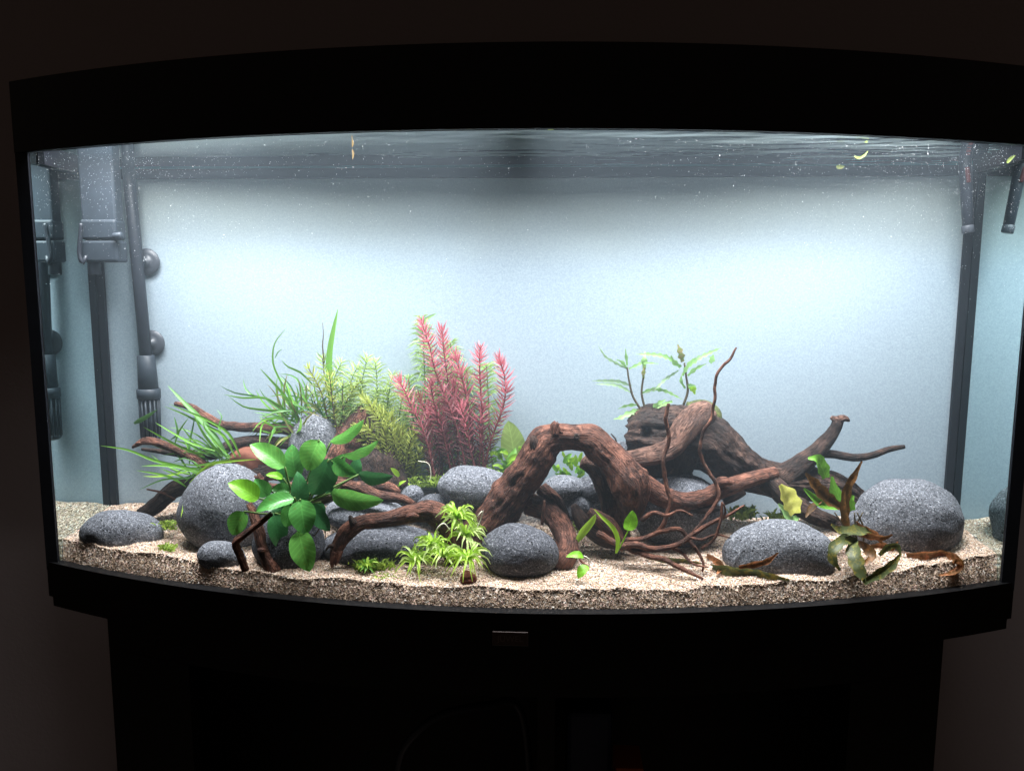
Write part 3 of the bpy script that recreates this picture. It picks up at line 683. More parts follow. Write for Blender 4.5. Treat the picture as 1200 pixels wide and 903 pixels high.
for i_, P_ in enumerate([

 [(752, 610, -.03, 3), (765, 600, -.035, 2.4), (781, 604, -.04, 2), (798, 598, -.04, 1.6), (812, 604, -.04, 1)],
 [(785, 640, -.045, 2.2), (800, 648, -.05, 2), (812, 660, -.06, 1.6), (830, 664, -.066, 1)],
 [(806, 628, -.05, 2), (822, 632, -.055, 1.8), (838, 626, -.055, 1.4), (856, 630, -.055, .8)], [(668, 625, -.03, 2.6), (676, 640, -.04, 2.4), (680, 656, -.05, 1.6), (690, 664, -.055, 1)], [(842, 612, -.05, 1.8), (850, 600, -.05, 1.4), (848, 590, -.05, 1)]]):
    tube('twig', P_, M['twig'], F, 8, .25, seed=500+i_, wob=.4, step=3)
tube('twig', [(716, 508, .06, 0.78), (722, 517, .055, 1.4), (712, 528, .05, 1.2)], M['wood_dark'], F, 6, .2, seed=49, step=3)


# ------------------------------------------------------------------ filter gear
def on_axis(p, q): return (Vector(q)-Vector(p)).normalized()
YP = .106
ip = empty('intake_pipe', at(176, 512, YP)); tag(ip, 'dark vertical intake pipe with slotted strainer on suction cups, left of the plants', 'pipe')
def rod(name, a, b, r0, r1, mat, parent, n=20, lip=0.0):
    A_, B_ = at(*a), at(*b); h = (B_-A_).length; k = mpp(a[2])
    return lathe(name, A_, B_-A_, [(0, r0*k*.9), (.0008, r0*k), (h-.0008, r1*k), (h, r1*k*.9)], mat, parent, n)
rod('tube', (146, 150, YP), (171, 418, YP), 7, 7, M['dark_plastic'], ip)
rod('adapter', (171, 416, YP), (174, 456, YP), 10, 11.5, M['grey_plastic'], ip)
rod('collar', (174, 455, YP), (174.6, 467, YP), 13.5, 13.5, M['grey_plastic'], ip)
k = mpp(YP); st = rod('strainer_core', (174.6, 467, YP), (177, 511, YP), 9.6, 9, M['slot'], ip)
a0 = at(174.6, 466, YP); a1 = at(177, 512, YP); ax = (a1-a0).normalized(); sx = ax.orthogonal().normalized(); sy = ax.cross(sx)
for i in range(14):
    th = 2*math.pi*i/14; o = (sx*math.cos(th)+sy*math.sin(th))
    lathe('strainer_bar', a0+o*11.2*k, (a1+o*10.6*k)-(a0+o*11.2*k), [(0, 1.35*k), ((a1-a0).length, 1.35*k)], M['grey_plastic'], ip, 6)
lathe('strainer_cap', a1-ax*.002, ax, [(0, 11*k), (.004, 11*k), (.007, 8*k), (.008, 2*k)], M['grey_plastic'], ip, 18)
for (cx, cy) in ((172, 307), (178, 402)):
    p = at(cx, cy, YB-.002); cu = lathe('suction_cup', p, (0, -1, 0), [(0, 16*mpp(YB)), (.001, 15.6*mpp(YB)), (.0026, 10*mpp(YB)), (.0036, 5*mpp(YB)), (.008, 4.5*mpp(YB))], M['cup'], ip, 26)
    lathe('nub', p+Vector((0, -.008, 0)), (0, -1, 0), [(0, 3*mpp(YB)), (.004, 2.6*mpp(YB))], M['grey_plastic'], cu, 12)
YX = .062
fb = empty('filter_outlet_box', at(114, 307, YX)); tag(fb, 'grey plastic filter box hanging in the top left corner of the tank', 'filter box')
def fbox(name, x0, y0, x1, y1, d0, d1, mat, parent, bev=.003):
    a_ = at(x0, y1, d0); b_ = at(x1, y0, d0); return box(name, (a_.x, d0, a_.z), (b_.x, d1, b_.z), mat, parent, bev)
fbox('upper_body', 95, 160, 130, 262, YX, YX+.020, M['grey_plastic'], fb)
fbox('middle_body', 94, 257, 135, 280.5, YX-.003, YX+.022, M['grey_plastic'], fb)
fbox('lower_body', 95, 281.5, 137, 307, YX-.003, YX+.022, M['grey_plastic'], fb)
rod('knob', (133, 277, YX-.004), (143, 276, YX-.004), 4, 4.4, M['grey_plastic'], fb, 14)
tube('clip', [(95, 262, YX-.008, 2.2), (94, 280, YX-.008, 2.6), (93, 298, YX-.008, 2.6), (97, 308, YX-.008, 2.6), (101, 300, YX-.006, 2)], M['dark_plastic'], fb, 8, 0, 3)
rod('tail_pipe', (110, 306, YX+.01), (111.5, 322, YX+.01), 7, 7, M['dark_plastic'], fb)
YR = .085
rt = empty('return_nozzle', at(1134, 270, YR)); tag(rt, 'slanting dark outlet tube with a red ring in the top right corner', 'tube')
rod('tube', (1129, 150, YR), (1134.5, 272, YR), 7.2, 5.6, M['dark_plastic'], rt)
rod('red_sleeve', (1133, 196, YR-.006), (1135, 214, YR-.006), 2.6, 2.6, M['red'], rt, 12)
rod('red_sleeve', (1133, 174, YR-.006), (1133.5, 186, YR-.006), 2.6, 2.6, M['red'], rt, 12)
rod('tip', (1133.5, 264, YR), (1134.6, 273, YR), 6.4, 6.4, M['cup'], rt)

# ------------------------------------------------------------------ the broad-leaved plant
an = empty('broad_leaf_plant', at(350, 600, -.05)); tag(an, 'plant with big glossy oval green leaves over the stones, left of centre', 'plant')
hub = (352, 588, -.045)
AN = [  # base, tip, width, material, depth base, depth tip, roll
 ((334, 547), (294, 519), 25, 'anubias_light', -.058, -.066, .35), ((347, 560), (341, 521), 24, 'anubias', -.048, -.045, -.2),
 ((374, 515), (359, 551), 31, 'anubias_light', -.066, -.078, .25), ((386, 538), (367, 582), 33, 'anubias_dark', -.058, -.062, -.3),
 ((350, 594), (350, 553), 22, 'anubias_dark', -.06, -.058, .3), ((387, 519), (427, 495), 17, 'anubias_light', -.045, -.05, .7),
 ((402, 535), (443, 520), 16, 'anubias_light', -.045, -.052, .8), ((389, 540), (416, 556), 20, 'anubias', -.055, -.066, .4),
 ((420, 556), (459, 560), 19, 'anubias_dark', -.035, -.045, .6), ((387, 578), (446, 589), 26, 'anubias_light', -.066, -.082, .5),
 ((345, 583), (299, 596), 22, 'anubias', -.075, -.09, .6), ((352, 585), (358, 626), 31, 'anubias', -.078, -.09, .05),
 ((350, 621), (362, 670), 30, 'anubias_light', -.085, -.096, .15), ((304, 584), (269, 564), 25, 'anubias_lime', -.06, -.072, .4),
 ((286, 599), (271, 627), 24, 'anubias_light', -.07, -.078, .3), ((322, 601), (328, 642), 24, 'anubias_dark', -.062, -.07, -.2),
 ((376, 588), (372, 618), 16, 'anubias_dark', -.05, -.055, .2), ((316, 580), (298, 562), 20, 'anubias', -.045, -.048, -.2),
 ((332, 560), (312, 555), 10, 'anubias_lime', -.05, -.055, .6), ((412, 560), (420, 536), 16, 'anubias_dark', -.03, -.03, .2),
 ((338, 600), (310, 590), 18, 'anubias_dark', -.05, -.052, .2), ((375, 560), (392, 580), 14, 'anubias_dark', -.042, -.045, .1),
 ((340, 575), (318, 572), 16, 'anubias', -.052, -.056, .3), ((336, 566), (330, 540), 20, 'anubias_dark', -.04, -.042, .1),
 ((380, 555), (404, 534), 20, 'anubias', -.04, -.043, .3), ((362, 590), (386, 622), 20, 'anubias_dark', -.06, -.066, .1), ((340, 590), (336, 618), 20, 'anubias', -.066, -.072, -.2),]
for i, (b_, t_, wd, mt, d0, d1, ro) in enumerate(AN):
    lf = blade('leaf', (*b_, d0), (*t_, d1), wd*1.04, M[mt], an, .16, ro, .16, .014)
    mx = ((b_[0]+hub[0])/2+R0.uniform(-4, 4), max(b_[1], (b_[1]+hub[1])/2)+3)
    tube('petiole', [(hub[0]+R0.uniform(-6, 6), hub[1]+6, hub[2], 1.6), (mx[0], mx[1], (d0+hub[2])/2, 1.4), (b_[0], b_[1], d0+.0005, 1.2)], M['green_stem'], lf, 6, 0, 5)
tube('rhizome', [(330, 602, -.042, 5), (352, 594, -.042, 6), (380, 586, -.038, 5), (400, 575, -.032, 4)], M['dark_stem'], an, 10, .3, 4, seed=60)
for i in range(5):
    x = 345+i*9; tube('root', [(x, 598, -.046, 1), (x+R0.uniform(-5, 5), 615, -.05, .9), (x+R0.uniform(-8, 8), 632, -.05, .5)], M['dark_stem'], an, 5, .1, 5, seed=61+i)

# ------------------------------------------------------------------ narrow-leaved plants
def strap_plant(name, label, loc, leaves, root, group=None):
    e = empty(name, at(*loc)); tag(e, label, 'plant', group)
    for L in leaves:
        mt, wd, pts = L[0], L[1], L[2]; d0 = root[2]; n = len(pts); dd = L[3] if len(L) > 3 else R0.uniform(-.03, .02)
        P = [(p[0], p[1], d0+dd*(i/(n-1)), wd*(.62 if wd < 8 else .95)) for i, p in enumerate(pts)]
        strap('leaf', P, M[mt], e)
    return e
G1 = [('strap_dark', 8, [(266, 535), (252, 512), (232, 488), (214, 470), (197, 452)]), ('strap', 6, [(276, 535), (262, 510), (240, 498), (215, 485), (193, 476)]), ('strap', 5.5, [(282, 535), (268, 508), (245, 493), (220, 482), (198, 473)]),
 ('strap_dark', 5, [(222, 545), (222, 520), (226, 500), (229, 485)]), ('strap', 6, [(266, 535), (252, 525), (240, 510), (232, 496), (228, 487)]), ('strap', 5, [(240, 535), (215, 525), (190, 512), (168, 500)]),
 ('strap', 6, [(238, 552), (210, 546), (180, 539), (150, 527), (118, 522)], -.05), ('strap', 6.5, [(236, 556), (210, 547), (185, 545), (166, 546)], -.04), ('strap_dark', 4, [(236, 556), (215, 560), (190, 562), (162, 574)], -.05),
 ('strap_lime', 6, [(230, 560), (222, 570), (217, 582), (212, 606)], -.06), ('strap_lime', 6, [(222, 566), (245, 545), (270, 540), (300, 538)], -.05), ('strap', 4, [(270, 535), (256, 522), (246, 510), (240, 502), (238, 492)]),
 ('strap_dark', 4, [(276, 535), (262, 512), (256, 500), (260, 488), (254, 480)]), ('strap', 5, [(218, 570), (206, 562), (190, 556), (160, 551)], -.05), ('strap_dark', 4, [(200, 515), (208, 508), (206, 495), (204, 488)]),
 ('strap', 5, [(252, 528), (226, 520), (204, 508), (182, 495)]), ('strap_dark', 3, [(218, 530), (195, 527), (175, 520)]), ('strap', 5, [(232, 548), (222, 528), (214, 510)]), ('strap', 4.5, [(205, 520), (210, 505), (222, 488)]),
 ('strap_dark', 5, [(240, 575), (222, 590), (215, 600)]), ('strap_dark', 5, [(242, 566), (232, 582), (206, 590)]), ('strap', 4, [(255, 540), (232, 545), (205, 542)])]
pl1 = strap_plant('narrow_leaf_plant', 'grassy green narrow-leaved plant on the left driftwood arms', (236, 556, .03), G1, (236, 556, .035))
G2 = [('strap', 6, [(335, 480), (310, 466), (285, 466), (262, 462)]), ('strap_dark', 4, [(320, 470), (300, 464), (275, 460), (258, 452)]), ('strap', 6, [(340, 482), (310, 480), (285, 476), (268, 464)]),
 ('strap_dark', 4, [(312, 466), (298, 464), (288, 456), (285, 444)]), ('strap', 6.5, [(350, 492), (335, 466), (320, 448), (305, 432)]), ('strap', 4, [(342, 470), (328, 445), (320, 425), (322, 402), (336, 384)]),
 ('strap_dark', 2.5, [(322, 420), (326, 412), (331, 409)]), ('strap_dark', 4.5, [(360, 478), (352, 450), (342, 440), (328, 438)]), ('strap', 5, [(366, 450), (352, 436), (338, 430), (330, 422)]),
 ('strap', 5, [(330, 505), (312, 495), (306, 500), (304, 520)], -.05), ('strap', 5, [(345, 500), (330, 490), (308, 492), (296, 505)], -.05), ('strap_dark', 4, [(342, 490), (325, 478), (312, 468), (304, 455)]),
 ('strap', 5, [(352, 486), (340, 470), (330, 462), (316, 465)]), ('strap_olive', 5, [(348, 512), (338, 500), (332, 488)], -.03), ('strap', 5, [(350, 500), (344, 480), (350, 462), (346, 450)]), ('strap_dark', 4, [(340, 500), (322, 500), (318, 512)], -.05),
 ('strap_olive', 5, [(352, 505), (360, 490), (372, 480)], -.03), ('strap_olive', 5, [(342, 510), (330, 515), (322, 524)], -.05), ('strap', 7, [(345, 515), (352, 500), (352, 488)], -.03), ('strap', 4, [(346, 490), (336, 450), (322, 440)])]
pl2 = strap_plant('narrow_leaf_plant', 'spiky narrow-leaved green clump on the stone behind the broad leaves', (345, 505, .06), G2, (345, 500, .062))
def extra(e, root, n, seed, ang, l0, l1, mats, wd=4.5, jx=14):
    rr = random.Random(seed)
    for i in range(n):
        a_ = rr.gauss(*ang); l = rr.uniform(l0, l1); x = root[0]+rr.uniform(-jx, jx); y = root[1]+rr.uniform(-8, 8); c_ = rr.uniform(-.5, .5); dd = rr.uniform(-.02, .015)
        P = [(x, y, root[2], wd*rr.uniform(.38, .72))]
        for t in (.35, .7, 1.0): P.append((x+l*t*math.sin(a_+c_*t), y-l*t*math.cos(a_+c_*t)+6*t*t, root[2]+dd*t))
        strap('leaf', P, M[rr.choice(mats)], e)
extra(pl1, (258, 536, .045), 20, 71, (-1.0, .55), 30, 66, ['strap', 'strap_dark', 'strap'], 4.6)
extra(pl1, (228, 556, .035), 9, 72, (-1.2, .6), 25, 60, ['strap', 'strap_lime', 'strap_dark'], 4.4)
extra(pl2, (350, 490, .066), 40, 73, (-.7, .75), 25, 62, ['strap', 'strap_dark', 'strap_olive', 'strap'], 4.6, 18)
extra(pl2, (372, 486, .068), 22, 74, (0, .7), 22, 52, ['strap_olive', 'strap', 'strap_dark'], 4, 18)
extra(pl2, (335, 505, .055), 10, 75, (-1.7, .6), 16, 36, ['strap_olive', 'strap_lime', 'strap'], 4.4, 12)
tl = strap_plant('ribbon_plant', 'single tall upright ribbon leaf standing above the green clump', (387, 470, .07), [('strap', 8.5, [(388, 478), (386, 440), (386, 415), (390, 390), (396, 362)], 0.0)], (388, 478, .072))
for i, (x, y) in enumerate(((155, 505), )):
    tag(strap('leaf_scrap', [(157, 496, .07, 6), (170, 489, .07), (184, 480, .07)], M['strap_dark'], None, .3), 'short green leaf scrap caught on the intake strainer', 'leaf')

# fine-leaved stems
def fine_stem(parent, path, mat_leaf, mat_stem, ll=9, lw=1.3, gap=3.2, whorl=5, up=.6, top=1.0, shade0=.0, stem_r=1.0, seed=0, droop=0.0, crown=True):
    """path: (px,py,depth) from base to tip; whorls of small leaves, larger and brighter towards the tip"""
    rr = random.Random(seed); P = catmull([(*p, 0) for p in path], 4); n = len(P)
    stm = tube('stem', [(p[0], p[1], p[2], stem_r*(1-.4*i/(len(path)-1))) for i, p in enumerate(path)], mat_stem, parent, 6, .05, 5, seed=seed)
    Q = [at(*p[:3]) for p in P]; cum = [0]
    for i in range(1, n): cum.append(cum[-1]+(Q[i]-Q[i-1]).length)
    tot = cum[-1]; k = mpp(P[0][2]); s = 0; Bn = Bunch(); ph = 0
    while s < tot:
        i = min(range(n), key=lambda a_: abs(cum[a_]-s)); j = min(i+1, n-1); i0 = max(0, j-1)
        T = (Q[j]-Q[i0]).normalized(); X = T.orthogonal().normalized(); Y = T.cross(X); t = s/tot
        ph += .9
        L = ll*k*(.65+.55*math.sin(min(1, t*1.25)*math.pi*.6))*(1 if t < .9 else 1-.35*(t-.9)/.1)
        for w_ in range(whorl):
            a_ = ph+2*math.pi*w_/whorl+rr.uniform(-.35, .35); R_ = X*math.cos(a_)+Y*math.sin(a_)
            u_ = up*(1+1.6*max(0, t-.85)/.15)+rr.uniform(-.25, .25); d = (R_+T*u_).normalized(); l = L*rr.uniform(.75, 1.15)
            p0 = Q[i]+R_*.0003; p1 = p0+d*l*.5+Vector((0, 0, droop*.15*l)); p2 = p0+d*l+Vector((0, 0, -droop*l+.1*l*u_))
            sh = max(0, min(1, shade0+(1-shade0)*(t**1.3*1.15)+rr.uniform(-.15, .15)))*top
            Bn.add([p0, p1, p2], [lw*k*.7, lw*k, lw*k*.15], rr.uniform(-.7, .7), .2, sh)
        s += gap*k*(1.15-.45*t)
    return Bn.build('leaves', mat_leaf, stm)
rp = empty('red_stem_plant', at(530, 550, .07)); tag(rp, 'bushy plant with upright pinkish red feathered stems at the centre', 'plant')
RS = [[(548, 560), (535, 500), (512, 440), (503, 405), (494, 378)], [(540, 560), (532, 490), (524, 440), (520, 410), (518, 386)], [(556, 560), (552, 500), (546, 462), (539, 435), (534, 416)],
 [(560, 558), (565, 500), (563, 455), (562, 425), (563, 404)], [(566, 560), (574, 520), (590, 475), (592, 445), (585, 420)], [(510, 560), (498, 510), (483, 478), (474, 458), (466, 443)],
 [(530, 560), (520, 510), (508, 470), (504, 445)], [(520, 560), (512, 520), (500, 485), (492, 465)], [(552, 560), (545, 520), (536, 480), (532, 450)], [(536, 562), (528, 530), (516, 500), (508, 480)],
 [(560, 560), (552, 530), (546, 500), (540, 475)], [(514, 562), (516, 530), (520, 500), (524, 470)], [(506, 562), (505, 530), (500, 500), (503, 478)], [(566, 558), (566, 530), (562, 500), (568, 475)]]
for i, p in enumerate(RS):
    d = .062+.03*((i*37) % 10)/10-(.02 if i in (4, 5) else 0)
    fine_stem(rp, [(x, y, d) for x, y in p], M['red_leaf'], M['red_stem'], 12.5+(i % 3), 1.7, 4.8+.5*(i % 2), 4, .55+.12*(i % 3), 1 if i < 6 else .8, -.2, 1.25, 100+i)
gp = empty('feathery_plant', at(500, 550, .09)); tag(gp, 'pale green feathery stems standing behind the red plant', 'plant')
GS = [[(505, 555), (500, 500), (498, 450), (496, 400), (494, 374)], [(525, 555), (528, 500), (530, 450), (528, 402)], [(578, 555), (574, 510), (572, 460), (570, 425)], [(488, 555), (485, 510), (482, 470), (478, 440)],
 [(515, 555), (516, 510), (514, 470), (512, 430)], [(545, 555), (544, 505), (548, 460), (546, 430)]]
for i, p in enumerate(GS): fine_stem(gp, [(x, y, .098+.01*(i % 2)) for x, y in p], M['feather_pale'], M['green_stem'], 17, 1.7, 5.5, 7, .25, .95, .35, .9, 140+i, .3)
strap('leaf', [(492, 380, .1, 4), (502, 372, .1), (512, 367, .1)], M['hygro'], gp)
fp = empty('feathery_plant', at(440, 540, .085)); tag(fp, 'yellow-green feathery bush between the tall ribbon leaf and the red plant', 'plant')
FS = [[(428, 520), (425, 480), (424, 450), (430, 420)], [(440, 530), (440, 490), (442, 455), (440, 425)], [(452, 545), (452, 500), (455, 465), (460, 440)], [(415, 500), (410, 470), (412, 445), (420, 428)], [(462, 545), (462, 510), (458, 480), (452, 455)],
 [(448, 550), (438, 510), (432, 480), (420, 455)], [(470, 550), (472, 520), (468, 490), (472, 462)], [(405, 490), (398, 465), (392, 445), (400, 425)]]
_rf = random.Random(77)
for i in range(11):
    x = _rf.uniform(398, 470); t_ = x+_rf.uniform(-14, 14); FS.append([(x, 545), ((x+t_)/2+_rf.uniform(-6, 6), 505), (t_, _rf.uniform(445, 485))])
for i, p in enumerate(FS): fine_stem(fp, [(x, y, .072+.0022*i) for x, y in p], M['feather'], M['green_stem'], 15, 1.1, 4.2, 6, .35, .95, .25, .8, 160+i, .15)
op = empty('fine_leaf_plant', at(450, 550, .06)); tag(op, 'olive fine-leaved stems drooping over the dark stump right of the broad leaves', 'plant')
OS = [[(462, 560), (455, 530), (448, 500), (436, 478), (426, 466)], [(456, 560), (450, 530), (440, 510), (428, 500), (418, 500)], [(468, 558), (464, 525), (456, 500), (446, 480)], [(448, 560), (444, 540), (434, 520), (426, 512)],
 [(474, 560), (472, 530), (462, 505), (458, 485)], [(466, 566), (478, 540), (480, 520), (486, 505)], [(454, 566), (462, 545), (470, 525), (466, 505)]]
for i in range(6):
    x = _rf.uniform(440, 490); t_ = x+_rf.uniform(-20, 10); OS.append([(x, 562), ((x+t_)/2+_rf.uniform(-6, 6), 535), (t_, _rf.uniform(500, 530))])
for i, p in enumerate(OS): fine_stem(op, [(x, y, .048+.003*i) for x, y in p], M['fine_olive'], M['dark_stem'], 12, 1.7, 4.2, 5, .75, .95, .15, .9, 180+i, .1)
sp = empty('stem_plant', at(392, 480, .065)); tag(sp, 'thin branching green stems with tan shoot tips above the grey stone', 'plant')
SS = [[(394, 500), (390, 475), (388, 455), (386, 440)], [(405, 500), (402, 475), (401, 460), (402, 448)], [(384, 490), (378, 465), (372, 450), (362, 432)], [(390, 495), (392, 470), (382, 450), (378, 420)], [(398, 500), (406, 470), (415, 455), (424, 446)], [(380, 492), (370, 475), (366, 462), (360, 455)]]
for i, p in enumerate(SS): fine_stem(sp, [(x, y, .058+.004*i) for x, y in p], M['feather'] if i % 2 else M['fine_olive'], M['dark_stem'], 11, 1.7, 6, 4, .6, .85, .3, 1.0, 200+i)
tube('twig', [(380, 425, .07, .9), (378, 405, .07, .8), (379, 392, .07, .5), (378, 378, .07, .3)], M['dark_stem'], sp, 5, .1, 4)

# broad background leaves and low greenery at the back
bp = empty('broad_leaf_plant', at(600, 550, .09)); tag(bp, 'upright olive leaf with small bright leaves behind the left leg of the arch', 'plant')
blade('leaf', (605, 545, .088), (596, 493, .092), 30, M['olive_broad'], bp, .06, .15, .06, .01)
blade('leaf', (582, 560, .08), (606, 526, .08), 14, M['strap'], bp, .3, .4)
blade('leaf', (562, 560, .08), (555, 523, .083), 26, M['olive_broad'], bp, .06, .2, .06, .01)
for i in range(30):
    x = R0.uniform(572, 625); y = R0.uniform(530, 560); l = R0.uniform(10, 20); a_ = R0.uniform(-1.1, 1.1)
    strap('leaf', [(x, y, .07, 5), (x+l*math.sin(a_)*.5, y-l*.45*math.cos(a_), .068), (x+l*math.sin(a_), y-l*.7*math.cos(a_)+3, .064)], M['strap_lime' if i % 3 else 'strap'], bp)
def bush(name, label, x0, x1, y0, y1, d, n, mats, l0=9, l1=18, wd=5, seed=0, cat='plant', group=None, spread=1.1):
    rr = random.Random(seed); e = empty(name, at((x0+x1)/2, y1, d)); tag(e, label, cat, group)
    for i in range(n):
        x = rr.uniform(x0, x1); y = rr.uniform(y0, y1); l = rr.uniform(l0, l1); a_ = rr.uniform(-spread, spread); dd = d+rr.uniform(-.012, .012)
        strap('leaf', [(x, y, dd, wd*rr.uniform(.7, 1.2)), (x+l*math.sin(a_)*.5, y-l*.5*math.cos(a_), dd-.003), (x+l*math.sin(a_), y-l*.8*math.cos(a_), dd-rr.uniform(.002, .012))], M[rr.choice(mats)], e, rr.uniform(-.8, .8), .2, 5)
    return e
bush('low_green_plant', 'bright green low plant seen through the driftwood arch', 652, 692, 535, 562, .085, 34, ['strap_lime', 'strap', 'strap'], 9, 18, 6, 5)
bush('low_green_plant', 'small bright leaves poking up right behind the top of the arch', 648, 690, 505, 520, .08, 9, ['strap', 'hygro'], 6, 12, 6, 6)
bush('low_green_plant', 'little bright green shoot in the dark left of the oval stone', 452, 475, 556, 574, .045, 7, ['strap_lime', 'strap'], 10, 20, 6, 7)
def moss(name, label, x0, x1, y0, y1, d, n, seed, ll=8, up=1.0, mat='moss', group=None):
    rr = random.Random(seed); Bn = Bunch()
    for i in range(n):
        x = rr.gauss((x0+x1)/2, (x1-x0)/4.2); dd = d+rr.uniform(-.012, .012); p = at(x, (y0+y1)/2, dd); z = max(ground(p.x, p.y), p.z-(y1-y0)*.5*mpp(d)*rr.random())
        p0 = Vector((p.x, p.y, z)); a_ = rr.uniform(0, 6.28); l = ll*mpp(d)*rr.uniform(.5, 1.2); dr = Vector((math.cos(a_), math.sin(a_), up*rr.uniform(.3, 1.3))).normalized()
        Bn.add([p0, p0+dr*l*.5, p0+dr*l+Vector((0, 0, -.25*l))], [l*.16, l*.18, l*.03], rr.uniform(-.8, .8), .2, rr.random())
    return tag(Bn.build(name, M[mat], None), label, 'moss', group)
moss('moss_tuft', 'upper moss tuft right of the low left stone', 186, 208, 600, 622, .02, 150, 21)
moss('moss_tuft', 'lower moss tuft right of the low left stone', 186, 208, 630, 648, -.025, 150, 22)
moss('moss_tuft', 'moss patch on the gravel below the low branch, left of the rosettes', 412, 462, 648, 672, -.06, 420, 23, 13, 1.3)
moss('moss_tuft', 'thin moss scraps on the gravel in front of the rosettes', 436, 470, 668, 684, -.085, 90, 24, 6, .5)
moss('moss_tuft', 'grassy tuft behind the flat pale stone on the right', 855, 885, 590, 610, .07, 130, 25, 16, 2.0, 'moss')
moss('moss_tuft', 'grassy tuft under the right end of the trunk behind the pale stone', 900, 935, 598, 612, .06, 110, 26, 14, 1.6)
moss('moss_tuft', 'dark moss growing at the foot of the red plant', 470, 600, 548, 572, .06, 500, 27, 12, 1.2)
moss('moss_tuft', 'fine moss at the foot of the stones inside the arch', 655, 690, 600, 625, .0, 120, 28, 8, .8)
def rosette(px, py, d, ll, n, label, seed, mats=('rosette', 'rosette', 'rosette_tip'), wd=3.1, flat=.85):
    n = int(n*2.1); ll *= 1.15
    rr = random.Random(seed); e = empty('rosette_plant', at(px, py, d)); tag(e, label, 'plant', 'bright rosettes at the front'); k = mpp(d); c0 = at(px, py, d)
    for i in range(n):
        a_ = 2*math.pi*i*.382*1.0+rr.uniform(-.3, .3); el = rr.uniform(.1, 1.15); l = ll*k*rr.uniform(.75, 1.15); h = Vector((math.cos(a_), math.sin(a_)*.8, 0))
        pts = []; nn = 7
        for j in range(nn):
            t = j/(nn-1); pts.append(c0+h*(l*t*math.cos(el*.7))+Vector((math.sin(t*9+i)*.0007, 0, l*(math.sin(el)*t*1.35-flat*t*t*t*.9)+.0007*math.sin(t*14+i))))
        ws = [wd*k*(min(1, .5+t_*2))*max(.12, 1-(t_**4)) for t_ in [j/(nn-1) for j in range(nn)]]
        v, f, a2 = ribbon_data(pts, ws, rr.uniform(-.5, .5), .25, 0, 0)
        mesh('leaf', v, f, M[rr.choice(mats)], e, attr={'leafuv': a2})
    return e
rosette(536, 607, -.055, 26, 18, 'topmost bright rosette beside the bend of the low branch', 31)
rosette(546, 628, -.062, 26, 18, 'pale rosette with trailing roots in the middle of the rosette group', 32, ('rosette', 'rosette_tip', 'rosette_tip'))
rosette(487, 658, -.075, 25, 16, 'leftmost bright rosette on the gravel below the low branch', 33)
rosette(520, 652, -.08, 25, 17, 'bright rosette on a brown base between its two front neighbours', 34, ('rosette', 'rosette_tip'))
rosette(548, 655, -.088, 27, 17, 'bright rosette touching the dark oval stone at the front', 35)
rosette(430, 665, -.075, 14, 10, 'small sparse rosette in the moss left of the bright rosettes', 36, ('rosette', 'strap'), 3.2)
rosette(506, 640, -.07, 23, 15, 'bright rosette just above and right of the leftmost one', 37)
for (P_, lb) in (([(514, 628, -.07, 1), (512, 620, -.075, .9), (520, 613, -.075, .8), (528, 622, -.072, .6)], 'pale curled root beside the middle rosette'), ([(560, 605, -.06, .9), (566, 598, -.06, .8), (562, 612, -.06, .7), (557, 622, -.06, .6)], 'pale root hook right of the topmost rosette')):
    tag(tube('pale_root', P_, M['white_root'], None, 5, 0, 3), lb, 'root')
tag(tube('pale_root', [(490, 540, .05, .5), (502, 543, .05, .5), (505, 556, .05, .45), (502, 566, .05, .4)], M['white_root'], None, 5, 0, 3), 'pale root loop at the foot of the red plant', 'root')

